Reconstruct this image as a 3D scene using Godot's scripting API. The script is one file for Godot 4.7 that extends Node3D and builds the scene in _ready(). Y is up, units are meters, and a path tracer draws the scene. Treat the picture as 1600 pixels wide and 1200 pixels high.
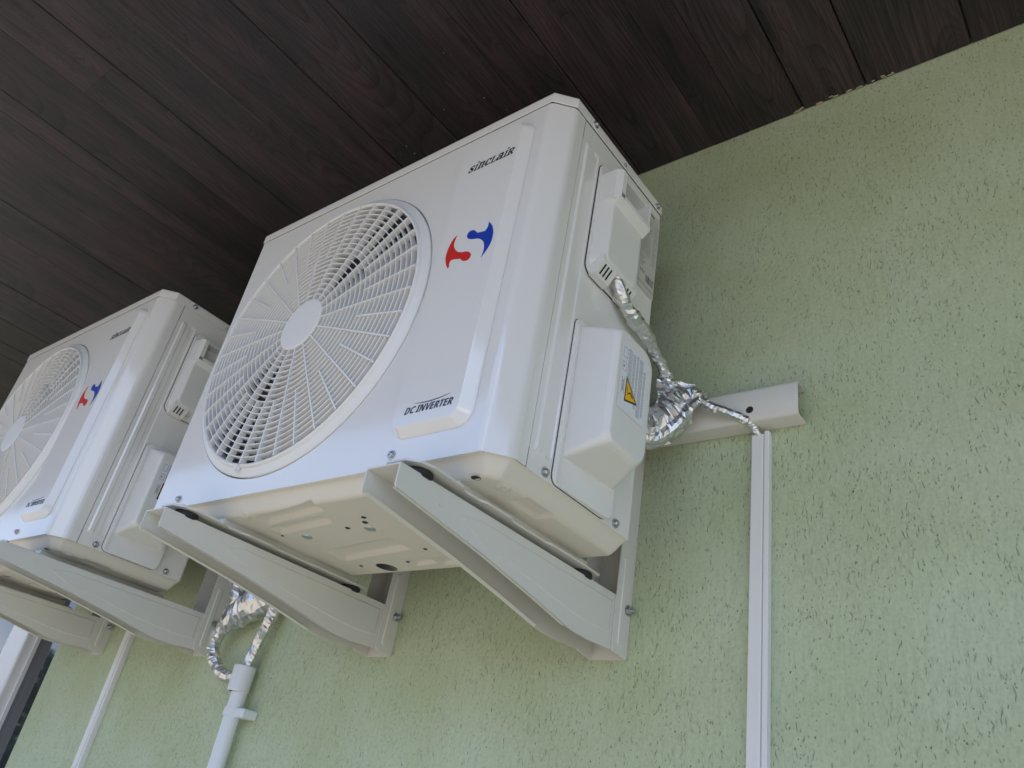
extends Node3D

# World frame: x along the wall, y up, z out of the wall. Metres.
const WALL_Z := -0.07
const CEIL_Y := 0.913
const EAVE_Z := 1.41
const GROUND_Y := -2.1

var M := {}
var rng := RandomNumberGenerator.new()

# ------------------------------------------------------------------ helpers
func new_st() -> SurfaceTool:
	var st := SurfaceTool.new()
	st.begin(Mesh.PRIMITIVE_TRIANGLES)
	st.set_smooth_group(-1)
	return st

func tri(st: SurfaceTool, a: Vector3, b: Vector3, c: Vector3) -> void:
	st.add_vertex(a); st.add_vertex(b); st.add_vertex(c)

# corners counter-clockwise seen from outside
func quad(st: SurfaceTool, a: Vector3, b: Vector3, c: Vector3, d: Vector3) -> void:
	tri(st, a, c, b); tri(st, a, d, c)

func uvquad(st: SurfaceTool, p: Array, uv: Array) -> void:
	for i in [0, 2, 1, 0, 3, 2]:
		st.set_uv(uv[i]); st.add_vertex(p[i])

func finish(st: SurfaceTool) -> ArrayMesh:
	st.generate_normals()
	return st.commit()

func obj(called: String, mesh: Mesh, mat: Material, parent: Node) -> MeshInstance3D:
	var o := MeshInstance3D.new()
	o.name = called
	o.mesh = mesh
	o.material_override = mat
	o.cast_shadow = GeometryInstance3D.SHADOW_CASTING_SETTING_ON
	parent.add_child(o, true)
	return o

func put(called: String, st: SurfaceTool, mat: Material, parent: Node) -> MeshInstance3D:
	return obj(called, finish(st), mat, parent)

func thing(called: String, label: String, category: String, group := "") -> Node3D:
	var o := Node3D.new()
	o.name = called
	add_child(o, true)
	o.set_meta("label", label)
	o.set_meta("category", category)
	if group != "":
		o.set_meta("group", group)
	return o

func box(st: SurfaceTool, lo: Vector3, hi: Vector3) -> void:
	var a := Vector3(lo.x, lo.y, hi.z); var b := Vector3(hi.x, lo.y, hi.z)
	var c := Vector3(hi.x, hi.y, hi.z); var d := Vector3(lo.x, hi.y, hi.z)
	var e := Vector3(lo.x, lo.y, lo.z); var f := Vector3(hi.x, lo.y, lo.z)
	var g := Vector3(hi.x, hi.y, lo.z); var h := Vector3(lo.x, hi.y, lo.z)
	quad(st, a, b, c, d); quad(st, f, e, h, g)
	quad(st, b, f, g, c); quad(st, e, a, d, h)
	quad(st, d, c, g, h); quad(st, e, f, b, a)

# connect closed rings of equal count (each ring counter-clockwise seen from the end)
func loft(st: SurfaceTool, rings: Array, cap0 := true, cap1 := true) -> void:
	for k in range(rings.size() - 1):
		var p: PackedVector3Array = rings[k]
		var q: PackedVector3Array = rings[k + 1]
		var n := p.size()
		for i in n:
			var j := (i + 1) % n
			quad(st, p[i], p[j], q[j], q[i])
	if cap0:
		fan_cap(st, rings[0], true)
	if cap1:
		fan_cap(st, rings[rings.size() - 1], false)

func fan_cap(st: SurfaceTool, r: PackedVector3Array, flip: bool) -> void:
	var c := Vector3.ZERO
	for v in r: c += v
	c /= r.size()
	for i in r.size():
		var j := (i + 1) % r.size()
		if flip: tri(st, c, r[i], r[j])
		else: tri(st, c, r[j], r[i])

# rounded rectangle as 2D points, counter-clockwise
func rrect(x0: float, y0: float, x1: float, y1: float, r: float, n := 4) -> PackedVector2Array:
	var out := PackedVector2Array()
	var cs := [Vector2(x1 - r, y0 + r), Vector2(x1 - r, y1 - r), Vector2(x0 + r, y1 - r), Vector2(x0 + r, y0 + r)]
	for k in 4:
		for i in n + 1:
			var a := -PI / 2 + k * PI / 2 + i * PI / 2 / n
			out.append(cs[k] + Vector2(cos(a), sin(a)) * r)
	return out

func lift(p: PackedVector2Array, z: float) -> PackedVector3Array:       # xy outline at depth z
	var o := PackedVector3Array()
	for v in p: o.append(Vector3(v.x, v.y, z))
	return o

func lift_side(p: PackedVector2Array, x: float) -> PackedVector3Array:  # p = (-z, y) outline at x
	var o := PackedVector3Array()
	for v in p: o.append(Vector3(x, v.y, -v.x))
	return o

# extrude any polygon (2D, counter-clockwise) between two depths, mapping by a function
func extrude(st: SurfaceTool, poly: PackedVector2Array, d0: float, d1: float, map: Callable) -> void:
	var idx := Geometry2D.triangulate_polygon(poly)
	for i in range(0, idx.size(), 3):
		var a := poly[idx[i]]; var b := poly[idx[i + 1]]; var c := poly[idx[i + 2]]
		if (b - a).cross(c - a) < 0.0:
			var t := b; b = c; c = t
		tri(st, map.call(a, d1), map.call(c, d1), map.call(b, d1))
		tri(st, map.call(a, d0), map.call(b, d0), map.call(c, d0))
	for i in poly.size():
		var p := poly[i]; var q := poly[(i + 1) % poly.size()]
		quad(st, map.call(p, d0), map.call(q, d0), map.call(q, d1), map.call(p, d1))

func map_xy(p: Vector2, d: float) -> Vector3: return Vector3(p.x, p.y, d)
func map_zy(p: Vector2, d: float) -> Vector3: return Vector3(d, p.y, -p.x)     # p = (-z, y), extruded in x
func map_xz(p: Vector2, d: float) -> Vector3: return Vector3(p.x, d, -p.y)     # p = (x, -z), extruded in y

# lathe around +z axis through c: profile points (r, z)
func lathe(st: SurfaceTool, c: Vector3, prof: Array, seg: int, smooth := true) -> void:
	for k in range(prof.size() - 1):
		st.set_smooth_group(k + 1 if smooth else -1)
		var p: Vector2 = prof[k]; var q: Vector2 = prof[k + 1]
		for i in seg:
			var a := TAU * i / seg; var b := TAU * (i + 1) / seg
			var da := Vector3(cos(a), sin(a), 0); var db := Vector3(cos(b), sin(b), 0)
			var A := c + da * p.x + Vector3(0, 0, p.y); var B := c + db * p.x + Vector3(0, 0, p.y)
			var C := c + db * q.x + Vector3(0, 0, q.y); var D := c + da * q.x + Vector3(0, 0, q.y)
			if p.x < 1e-6: tri(st, A, D, C)
			elif q.x < 1e-6: tri(st, A, C, B)
			else: quad(st, A, B, C, D)
	st.set_smooth_group(-1)

# tube along a Catmull-Rom path with per-point radii; crumple > 0 roughens it like wrapped foil
func tube(st: SurfaceTool, pts: Array, radii: Array, seg: int, per: int, crumple := 0.0, noise: FastNoiseLite = null, smooth := true) -> void:
	var path: Array = []
	var rad: Array = []
	for i in range(pts.size() - 1):
		var p0: Vector3 = pts[max(i - 1, 0)]; var p1: Vector3 = pts[i]
		var p2: Vector3 = pts[i + 1]; var p3: Vector3 = pts[min(i + 2, pts.size() - 1)]
		for k in per:
			var t := float(k) / per
			path.append(p1.cubic_interpolate(p2, p0, p3, t))
			rad.append(lerpf(radii[i], radii[i + 1], t))
	path.append(pts[-1]); rad.append(radii[-1])
	var up := Vector3(0.3, 0.2, 0.93).normalized()
	var jit := RandomNumberGenerator.new(); jit.seed = 3 + path.size()
	var rings: Array = []
	for i in path.size():
		var d: Vector3 = (path[min(i + 1, path.size() - 1)] - path[max(i - 1, 0)]).normalized()
		up = (up - d * up.dot(d)).normalized()
		var side := d.cross(up)
		var r := PackedVector3Array()
		for k in seg:
			var a := TAU * k / seg
			var n := side * cos(a) + up * sin(a)
			var rr: float = rad[i]
			var p: Vector3 = path[i] + n * rr
			if crumple > 0.0:
				var f := noise.get_noise_3dv(p * 1000.0) + 0.6 * noise.get_noise_3dv(p * 2600.0 + Vector3(50, 7, 3))
				rr *= 1.0 + crumple * f
				p = path[i] + n * rr + Vector3(jit.randf_range(-1, 1), jit.randf_range(-1, 1), jit.randf_range(-1, 1)) * rad[i] * 0.09
			r.append(p)
		rings.append(r)
	st.set_smooth_group(0 if smooth else -1)
	loft(st, rings, true, true)
	st.set_smooth_group(-1)

func mat(lin: Color, rough := 0.5, metal := 0.0) -> StandardMaterial3D:
	var m := StandardMaterial3D.new()
	m.albedo_color = lin.linear_to_srgb()
	m.roughness = rough
	m.metallic = metal
	m.cull_mode = BaseMaterial3D.CULL_DISABLED
	return m

func font(fam: String, bold := true, ital := false) -> SystemFont:
	var f := SystemFont.new()
	f.font_names = PackedStringArray([fam])
	f.font_weight = 700 if bold else 400
	f.font_italic = ital
	return f

# lettering baked into a SurfaceTool: fills the box (x0..x1) wide, h high, baseline y, at depth z
func lettering(st: SurfaceTool, text: String, f: Font, x0: float, x1: float, y: float, h: float, z: float, shear := 0.0) -> void:
	var t := TextMesh.new()
	t.text = text
	t.font = f
	t.font_size = 48
	t.pixel_size = 0.01
	t.depth = 0.02
	t.curve_step = 1.0
	var ab := t.get_aabb()
	var sx := (x1 - x0) / ab.size.x
	var sy := h / ab.size.y
	var b := Basis(Vector3(sx, 0, 0), Vector3(shear * sy, sy, 0), Vector3(0, 0, 0.03))
	var o := Vector3(x0, y, z) - b * Vector3(ab.position.x, ab.position.y, 0)
	var arr := t.get_mesh_arrays()
	var v: PackedVector3Array = arr[Mesh.ARRAY_VERTEX]
	var xf := Transform3D(b, o)
	if arr[Mesh.ARRAY_INDEX] != null and arr[Mesh.ARRAY_INDEX].size() > 0:
		for i in arr[Mesh.ARRAY_INDEX]: st.add_vertex(xf * v[i])
	else:
		for p in v: st.add_vertex(xf * p)

# ------------------------------------------------------------------ textures
func wall_textures() -> Array:
	var n := 2048
	var r := RandomNumberGenerator.new(); r.seed = 11
	var f1 := FastNoiseLite.new(); f1.seed = 3; f1.frequency = 0.16; f1.fractal_octaves = 2
	var grain: PackedByteArray = f1.get_seamless_image(n / 2, n / 2).get_data()
	var f2 := FastNoiseLite.new(); f2.seed = 8; f2.frequency = 0.008; f2.fractal_octaves = 4
	var coarse: PackedByteArray = f2.get_seamless_image(n / 4, n / 4).get_data()
	var f3 := FastNoiseLite.new(); f3.seed = 21; f3.frequency = 0.018; f3.fractal_octaves = 3
	var clump: PackedByteArray = f3.get_seamless_image(n / 8, n / 8).get_data()
	var groove := PackedByteArray(); groove.resize(n * n)
	for count in 52000:                                       # dragged-grain furrows, mostly upright
		var x := r.randf() * n; var y := r.randf() * n
		var cl: int = clump[(int(y) / 8) * (n / 8) + int(x) / 8]
		var worm := cl > 128
		if not worm and r.randf() < 0.2: continue
		var len_ := int(r.randf_range(6, 22) if worm else r.randf_range(4, 14))
		var dx := r.randf_range(-0.22, 0.22)
		if r.randf() < 0.10: dx = r.randf_range(-0.9, 0.9); len_ = mini(len_, 9)
		var depth := r.randf_range(16, 70) if r.randf() < 0.86 else r.randf_range(120, 255)
		for k in len_:
			dx = clampf(dx + r.randf_range(-0.18, 0.18), -0.4, 0.4)
			x += clampf(dx, -1.2, 1.2); y += 1.0
			var taper := 1.0 - absf(2.0 * k / len_ - 1.0) * 0.7
			for w in 3:
				var px := posmod(int(x) + w - 1, n); var py := posmod(int(y), n)
				var s := int(depth * taper * [0.2, 1.0, 0.45][w])
				var ix := py * n + px
				if groove[ix] < s: groove[ix] = s
	for k in 9000:                                            # torn pits with dirt in them
		var x := r.randi() % n; var y := r.randi() % n
		if clump[(y / 8) * (n / 8) + x / 8] < 120 and r.randf() < 0.6: continue
		var s := r.randi_range(90, 250)
		var hh := r.randi_range(2, 5)
		for a in r.randi_range(1, 3):
			for b in hh:
				if r.randf() < 0.75: groove[posmod(y + b, n) * n + posmod(x + a, n)] = s
	var hgt := PackedByteArray(); hgt.resize(n * n)
	var alb := PackedByteArray(); alb.resize(n * n * 3)
	var n2 := n / 2; var n4 := n / 4
	for y in n:
		var r2 := (y >> 1) * n2; var r4 := (y >> 2) * n4; var ro := y * n
		for x in n:
			var i := ro + x
			var g: int = grain[r2 + (x >> 1)]
			var c: int = coarse[r4 + (x >> 2)]
			var d: int = groove[i]
			var k2: int = grain[((y >> 4) * n2) + (x >> 1)]
			hgt[i] = clampi(190 + ((g - 128) >> 5) - (d * 11 >> 4), 0, 255)
			var v := 256 + ((g - 128) * 8 >> 7) + ((k2 - 128) * 6 >> 7) + ((c - 128) * 8 >> 7) - (d * 112 >> 8)
			var j := i * 3
			alb[j] = clampi(181 * v >> 8, 0, 255)
			alb[j + 1] = clampi(193 * v >> 8, 0, 255)
			alb[j + 2] = clampi(160 * (v + ((c - 128) >> 4)) >> 8, 0, 255)
	var him := Image.create_from_data(n, n, false, Image.FORMAT_L8, hgt)
	him.convert(Image.FORMAT_RGBA8)
	him.bump_map_to_normal_map(2.2)
	him.generate_mipmaps()
	var aim := Image.create_from_data(n, n, false, Image.FORMAT_RGB8, alb)
	aim.generate_mipmaps()
	return [ImageTexture.create_from_image(aim), ImageTexture.create_from_image(him)]

func wood_texture() -> Array:
	var w := 512; var h := 1536                                 # 0.5 m across, 3 m along
	var r := RandomNumberGenerator.new(); r.seed = 5
	var warp := FastNoiseLite.new(); warp.seed = 2; warp.frequency = 0.0022; warp.fractal_octaves = 2
	var ring := PackedFloat32Array(); ring.resize(w * h)
	for y in h:
		for x in w:
			ring[y * w + x] = x * 0.055 + warp.get_noise_2d(x * 1.6, y * 0.55) * 9.0
	var dark := PackedFloat32Array(); dark.resize(w * h)
	for k in 30:                                              # knots push the rings round themselves
		var cx := r.randi() % w; var cy := r.randi() % h
		var rx := r.randf_range(9, 26); var ry := rx * r.randf_range(2.0, 3.6)
		var R := 2.6
		for y in range(int(cy - ry * R), int(cy + ry * R)):
			for x in range(int(cx - rx * R), int(cx + rx * R)):
				var q := Vector2((x - cx) / rx, (y - cy) / ry).length()
				if q < R:
					var i := posmod(y, h) * w + posmod(x, w)
					var f := pow(1.0 - q / R, 2.0)
					ring[i] = lerpf(ring[i], q * 5.0, minf(1.0, f * 1.7))
					if q < 0.5: dark[i] = maxf(dark[i], 1.0 - q / 0.5)
	var fine := FastNoiseLite.new(); fine.seed = 9; fine.frequency = 0.11; fine.fractal_octaves = 2
	var tone := FastNoiseLite.new(); tone.seed = 4; tone.frequency = 0.006; tone.fractal_octaves = 3
	var alb := PackedByteArray(); alb.resize(w * h * 3)
	var hgt := PackedByteArray(); hgt.resize(w * h)
	for y in h:
		for x in w:
			var i := y * w + x
			var a := ring[i] - floorf(ring[i])
			var late := pow(a, 3.0)                              # dark latewood line at each ring's end
			var g := fine.get_noise_2d(x * 2.2, y * 0.10)
			var t := tone.get_noise_2d(x * 1.5, y * 0.7)
			var v := 1.0 - 0.34 * late + 0.34 * g + 0.30 * t - 0.5 * dark[i]
			var red := 1.0 + 0.14 * t
			alb[i * 3] = clampi(int(53.5 * v * red), 5, 255)
			alb[i * 3 + 1] = clampi(int(44.0 * v), 4, 255)
			alb[i * 3 + 2] = clampi(int(48.5 * v), 4, 255)
			hgt[i] = clampi(int(140 + 50 * g - 30 * late - 40 * dark[i]), 0, 255)
	var him := Image.create_from_data(w, h, false, Image.FORMAT_L8, hgt)
	him.convert(Image.FORMAT_RGBA8)
	him.bump_map_to_normal_map(1.2)
	him.generate_mipmaps()
	var aim := Image.create_from_data(w, h, false, Image.FORMAT_RGB8, alb)
	aim.generate_mipmaps()
	return [ImageTexture.create_from_image(aim), ImageTexture.create_from_image(him)]

func text_lines(im: Image, x0: int, x1: int, y0: int, y1: int, pitch: int, ink: Color, r: RandomNumberGenerator, thick := 2) -> void:
	var y := y0
	while y < y1:
		var x := x0
		var stop := x1 - (r.randi() % 40 if r.randf() < 0.3 else 0)
		while x < stop:
			var wl := r.randi_range(6, 22)
			im.fill_rect(Rect2i(x, y, mini(wl, stop - x), thick), ink)
			x += wl + 4
		y += pitch

func warning_label_texture() -> ImageTexture:                    # drawn as read: text runs up the label
	var r := RandomNumberGenerator.new(); r.seed = 31
	var im := Image.create(256, 352, false, Image.FORMAT_RGB8)   # u along depth, v down
	im.fill(Color8(226, 229, 235))
	var ink := Color8(92, 98, 112)
	var cols := [[64, 96, 14, 226], [104, 128, 20, 250], [138, 158, 14, 300], [166, 200, 14, 328], [208, 228, 60, 310]]
	for c in cols:                                            # rotated print: columns of vertical dashes
		var x: int = c[0]
		while x < c[1]:
			var y: int = c[2]
			while y < c[3]:
				var wl := r.randi_range(6, 20)
				im.fill_rect(Rect2i(x, y, 2, mini(wl, c[3] - y)), ink)
				y += wl + 3
			x += 5
	for bx in [[18, 26, 34, 52], [18, 104, 34, 44]]:              # outlined pictograms
		im.fill_rect(Rect2i(bx[0], bx[1], bx[2], 2), ink); im.fill_rect(Rect2i(bx[0], bx[1] + bx[3], bx[2], 2), ink)
		im.fill_rect(Rect2i(bx[0], bx[1], 2, bx[3]), ink); im.fill_rect(Rect2i(bx[0] + bx[2], bx[1], 2, bx[3] + 2), ink)
	im.fill_rect(Rect2i(26, 122, 8, 12), Color8(30, 32, 40))
	for k in 2: im.fill_rect(Rect2i(24 + k * 18, 186, 3, 84), ink)
	im.fill_rect(Rect2i(33, 200, 4, 56), Color8(40, 44, 56))
	# yellow warning triangle with a black border and a bolt of black inside
	var A := Vector2(60, 164); var B := Vector2(54, 300); var C := Vector2(172, 268)
	var ctr := (A + B + C) / 3.0
	for y in range(160, 304):
		for x in range(50, 176):
			var p := Vector2(x, y)
			if Geometry2D.point_is_inside_triangle(p, A, B, C):
				var s := ctr + (p - ctr) * 1.28
				im.set_pixel(x, y, Color8(240, 184, 10) if Geometry2D.point_is_inside_triangle(s, A, B, C) else Color8(22, 22, 24))
	for k in 46:
		var t := k / 45.0
		var p := Vector2(82, 250).lerp(Vector2(124, 244), t) + Vector2(0, -14.0 * sin(t * PI))
		im.fill_rect(Rect2i(int(p.x), int(p.y), 4, 4 + int(10 * t)), Color8(24, 22, 20))
	im.fill_rect(Rect2i(74, 214, 3, 44), Color8(30, 26, 18))
	im.generate_mipmaps()
	return ImageTexture.create_from_image(im)

func rating_label_texture() -> ImageTexture:
	var r := RandomNumberGenerator.new(); r.seed = 41
	var im := Image.create(192, 512, false, Image.FORMAT_RGB8)
	im.fill(Color8(196, 196, 190))
	var ink := Color8(112, 112, 108)
	im.fill_rect(Rect2i(24, 14, 96, 10), Color8(80, 80, 80))
	text_lines(im, 8, 112, 40, 300, 9, ink, r, 3)
	text_lines(im, 132, 180, 60, 330, 10, ink, r, 3)
	text_lines(im, 8, 66, 310, 380, 10, ink, r, 4)
	for k in 3:
		im.fill_rect(Rect2i(12 + k * 20, 396, 12, 18), ink)
	var x := 84
	while x < 176:
		var bw := r.randi_range(2, 6)
		im.fill_rect(Rect2i(x, 404, bw, 44), Color8(48, 48, 48))
		x += bw + r.randi_range(2, 5)
	im.fill_rect(Rect2i(0, 470, 192, 10), Color8(168, 168, 162))
	im.generate_mipmaps()
	return ImageTexture.create_from_image(im)

func make_materials() -> void:
	M.panel = mat(Color(0.80, 0.79, 0.765), 0.10)
	M.panel.metallic_specular = 0.8
	M.plastic = mat(Color(0.76, 0.755, 0.73), 0.42)
	M.grille = mat(Color(0.80, 0.80, 0.785), 0.38)
	M.pan = mat(Color(0.71, 0.67, 0.585), 0.42)
	M.bracket = mat(Color(0.68, 0.67, 0.62), 0.42)
	M.steel = mat(Color(0.52, 0.54, 0.57), 0.28, 1.0)
	M.rubber_and_seam_shade = mat(Color(0.012, 0.013, 0.016), 0.6)  # real foot pads, and the painted shade of the seams
	M.zinc = mat(Color(0.34, 0.35, 0.36), 0.45, 0.6)
	M.coil = mat(Color(0.16, 0.17, 0.18), 0.5, 0.4)
	M.deck = mat(Color(0.16, 0.12, 0.09), 0.9)
	M.dark = mat(Color(0.02, 0.021, 0.024), 0.7)  # painted shade for slots and holes that are not cut
	M.fan = mat(Color(0.055, 0.056, 0.06), 0.5)
	M.black_ink = mat(Color(0.012, 0.012, 0.014), 0.5)
	M.navy_ink = mat(Color(0.028, 0.042, 0.085), 0.5)
	M.red = mat(Color(0.62, 0.022, 0.012), 0.4)
	M.blue = mat(Color(0.008, 0.045, 0.40), 0.4)
	M.duct = mat(Color(0.75, 0.755, 0.745), 0.38)
	M.pipe = mat(Color(0.72, 0.76, 0.80), 0.40)
	M.foil = mat(Color(0.74, 0.74, 0.73), 0.33, 1.0)
	var fn := NoiseTexture2D.new()
	fn.width = 256; fn.height = 256; fn.seamless = true; fn.as_normal_map = true; fn.bump_strength = 5.0
	var nn := FastNoiseLite.new(); nn.seed = 6; nn.noise_type = FastNoiseLite.TYPE_CELLULAR; nn.frequency = 0.035
	nn.cellular_return_type = FastNoiseLite.RETURN_DISTANCE2_SUB
	fn.noise = nn
	M.foil.normal_enabled = true
	M.foil.normal_texture = fn
	M.foil.normal_scale = 0.25
	M.foil.uv1_triplanar = true
	M.foil.uv1_scale = Vector3(22, 22, 22)
	var wt := wall_textures()
	M.wall = mat(Color(1, 1, 1), 0.92)
	M.wall.albedo_texture = wt[0]
	M.wall.normal_enabled = true
	M.wall.normal_texture = wt[1]
	M.wall.normal_scale = 1.0
	var wd := wood_texture()
	M.wood = mat(Color(1, 1, 1), 0.50)
	M.wood.metallic_specular = 0.5
	M.wood.albedo_texture = wd[0]
	M.wood.normal_enabled = true
	M.wood.normal_texture = wd[1]
	M.wood.normal_scale = 0.5
	M.planks = []
	for t in [0.86, 0.93, 1.0, 1.0, 0.97]:
		var w2: StandardMaterial3D = M.wood.duplicate()
		w2.albedo_color = Color(t, t * (0.985 if t < 0.95 else 1.0), t)
		M.planks.append(w2)
	M.warning = mat(Color(1, 1, 1), 0.4)
	M.warning.albedo_texture = warning_label_texture()
	M.rating = mat(Color(1, 1, 1), 0.35)
	M.rating.albedo_texture = rating_label_texture()
	M.ground = mat(Color(0.46, 0.41, 0.33), 0.9)
	var gn := NoiseTexture2D.new()
	gn.width = 512; gn.height = 512; gn.seamless = true
	var gg := FastNoiseLite.new(); gg.seed = 14; gg.frequency = 0.02; gg.fractal_octaves = 5
	gn.noise = gg
	var ramp := Gradient.new()
	ramp.set_color(0, Color(0.86, 0.85, 0.83)); ramp.set_color(1, Color(1, 1, 1))
	gn.color_ramp = ramp
	M.ground.albedo_texture = gn
	M.ground.uv1_triplanar = true
	M.ground.uv1_scale = Vector3(0.5, 0.5, 0.5)
	M.frame = mat(Color(0.80, 0.80, 0.80), 0.30)
	M.glass = mat(Color(0.03, 0.035, 0.04), 0.03)
	M.glass.metallic_specular = 0.6
	M.seal = mat(Color(0.02, 0.02, 0.02), 0.6)

# ------------------------------------------------------------------ setting
func build_light() -> void:
	var cam := Camera3D.new()
	cam.name = "camera"
	add_child(cam)
	cam.position = Vector3(1.369, -0.403, 0.997)
	cam.rotation = Vector3(0.520, 0.748, 0.192)
	cam.fov = 51.26
	cam.near = 0.02
	cam.far = 500.0
	var att := CameraAttributesPhysical.new()
	att.frustum_focal_length = 25.01
	att.frustum_focus_distance = 1.35
	att.exposure_aperture = 8.0
	att.frustum_near = 0.02
	att.frustum_far = 500.0
	cam.attributes = att
	cam.current = true
	var e := Environment.new()
	e.background_mode = Environment.BG_SKY
	var sm := ProceduralSkyMaterial.new()
	sm.sky_top_color = Color(0.42, 0.60, 0.86)
	sm.sky_horizon_color = Color(0.84, 0.895, 0.955)
	sm.sky_curve = 0.18
	sm.ground_bottom_color = Color(0.40, 0.38, 0.34)
	sm.ground_horizon_color = Color(0.66, 0.70, 0.72)
	sm.sky_energy_multiplier = 1.25
	var cv := NoiseTexture2D.new()
	cv.width = 1024; cv.height = 512; cv.seamless = true
	var cn := FastNoiseLite.new(); cn.seed = 17; cn.frequency = 0.007; cn.fractal_octaves = 5
	cv.noise = cn
	var cr := Gradient.new()
	cr.offsets = PackedFloat32Array([0.0, 0.5, 0.68, 1.0])
	cr.colors = PackedColorArray([Color(0, 0, 0, 0), Color(0, 0, 0, 0), Color(0.75, 0.75, 0.74, 0.8), Color(0.92, 0.91, 0.9, 1)])
	cv.color_ramp = cr
	sm.sky_cover = cv
	var sky := Sky.new()
	sky.sky_material = sm
	e.sky = sky
	e.tonemap_mode = Environment.TONE_MAPPER_LINEAR
	e.tonemap_exposure = 1.25
	e.sdfgi_enabled = true
	e.ssao_enabled = true
	e.ssil_enabled = true
	var we := WorldEnvironment.new()
	we.name = "world_environment"
	we.environment = e
	add_child(we)
	var sun := DirectionalLight3D.new()
	sun.name = "sun"
	sun.light_energy = 1.55
	sun.light_color = Color(1.0, 0.96, 0.90)
	sun.light_angular_distance = 0.5
	sun.shadow_enabled = true
	add_child(sun)
	sun.look_at_from_position(Vector3(-1.6, 5.0, 0.9), Vector3.ZERO, Vector3.UP)

func build_house() -> void:
	var st := new_st()
	var g := 150.0
	quad(st, Vector3(-g, GROUND_Y, g), Vector3(g, GROUND_Y, g), Vector3(g, GROUND_Y, -g), Vector3(-g, GROUND_Y, -g))
	var gr := put("ground", st, M.ground, self)
	gr.set_meta("kind", "structure")

	var house := thing("house", "pale green rough plastered house wall under a dark brown plank eave", "house")
	# wall: a solid slab right of the window opening, one above it, with textured front
	var x0 := -1.195; var x1 := 6.0; var zt := WALL_Z
	st = new_st()
	var s := 1.0 / 1.25
	var y1 := CEIL_Y + 0.02
	uvquad(st, [Vector3(x0, GROUND_Y, zt), Vector3(x1, GROUND_Y, zt), Vector3(x1, y1, zt), Vector3(x0, y1, zt)],
		[Vector2(x0 * s, -GROUND_Y * s), Vector2(x1 * s, -GROUND_Y * s), Vector2(x1 * s, -y1 * s), Vector2(x0 * s, -y1 * s)])
	var zb := zt - 0.3                                        # reveal, back, ends
	uvquad(st, [Vector3(x0, GROUND_Y, zb), Vector3(x0, GROUND_Y, zt), Vector3(x0, y1, zt), Vector3(x0, y1, zb)],
		[Vector2(0, 0), Vector2(0.19, 0), Vector2(0.19, -1.9), Vector2(0, -1.9)])
	uvquad(st, [Vector3(x1, GROUND_Y, zb), Vector3(x0, GROUND_Y, zb), Vector3(x0, y1, zb), Vector3(x1, y1, zb)],
		[Vector2(0, 0), Vector2(4, 0), Vector2(4, 2), Vector2(0, 2)])
	uvquad(st, [Vector3(x1, GROUND_Y, zt), Vector3(x1, GROUND_Y, zb), Vector3(x1, y1, zb), Vector3(x1, y1, zt)],
		[Vector2(0, 0), Vector2(0.19, 0), Vector2(0.19, 2), Vector2(0, 2)])
	uvquad(st, [Vector3(x0, y1, zt), Vector3(x1, y1, zt), Vector3(x1, y1, zb), Vector3(x0, y1, zb)],
		[Vector2(0, 0), Vector2(4, 0), Vector2(4, 0.2), Vector2(0, 0.2)])
	st.generate_normals(); st.generate_tangents()
	obj("wall", st.commit(), M.wall, house)
	st = new_st()                                            # far part of the wall, left of the window
	var xa := -7.0; var xb := -3.1
	for f in [[xa, xb, GROUND_Y, y1], [xb, x0, 0.62, y1]]:
		uvquad(st, [Vector3(f[0], f[2], zt), Vector3(f[1], f[2], zt), Vector3(f[1], f[3], zt), Vector3(f[0], f[3], zt)],
			[Vector2(f[0] * s, -f[2] * s), Vector2(f[1] * s, -f[2] * s), Vector2(f[1] * s, -f[3] * s), Vector2(f[0] * s, -f[3] * s)])
		uvquad(st, [Vector3(f[0], f[2], zb), Vector3(f[1], f[2], zb), Vector3(f[1], f[2], zt), Vector3(f[0], f[2], zt)],
			[Vector2(0, 0), Vector2(2, 0), Vector2(2, 0.2), Vector2(0, 0.2)])
		uvquad(st, [Vector3(f[1], f[2], zt), Vector3(f[1], f[2], zb), Vector3(f[1], f[3], zb), Vector3(f[1], f[3], zt)],
			[Vector2(0, 0), Vector2(0.2, 0), Vector2(0.2, 2), Vector2(0, 2)])
		uvquad(st, [Vector3(f[1], f[2], zb), Vector3(f[0], f[2], zb), Vector3(f[0], f[3], zb), Vector3(f[1], f[3], zb)],
			[Vector2(0, 0), Vector2(2, 0), Vector2(2, 2), Vector2(0, 2)])
	st.generate_normals(); st.generate_tangents()
	obj("wall", st.commit(), M.wall, house)

	# window with a white frame post standing proud of the dark panes
	var win := Node3D.new(); win.name = "window"; house.add_child(win, true)
	var gz := -0.115
	st = new_st(); box(st, Vector3(-1.452, GROUND_Y + 0.01, gz - 0.03), Vector3(x0 - 0.002, 0.61, gz))
	put("pane", st, M.glass, win)
	st = new_st(); box(st, Vector3(-3.09, GROUND_Y + 0.01, gz - 0.03), Vector3(-1.60, 0.61, gz))
	put("pane", st, M.glass, win)
	st = new_st()
	var o := PackedVector2Array()
	for v in rrect(-1.592, -0.145, -1.452, -0.072, 0.006, 3): o.append(v)
	var rs: Array = []
	for y in [GROUND_Y + 0.01, 0.61]:
		var ring := PackedVector3Array()
		for v in o: ring.append(Vector3(v.x, y, v.y))
		rs.append(ring)
	rs.reverse()
	loft(st, rs)
	put("post", st, M.frame, win)
	st = new_st()                                            # glazing bead and gasket on both sides of the post
	box(st, Vector3(-1.4515, GROUND_Y + 0.01, gz + 0.0005), Vector3(-1.443, 0.608, gz + 0.012))
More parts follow.
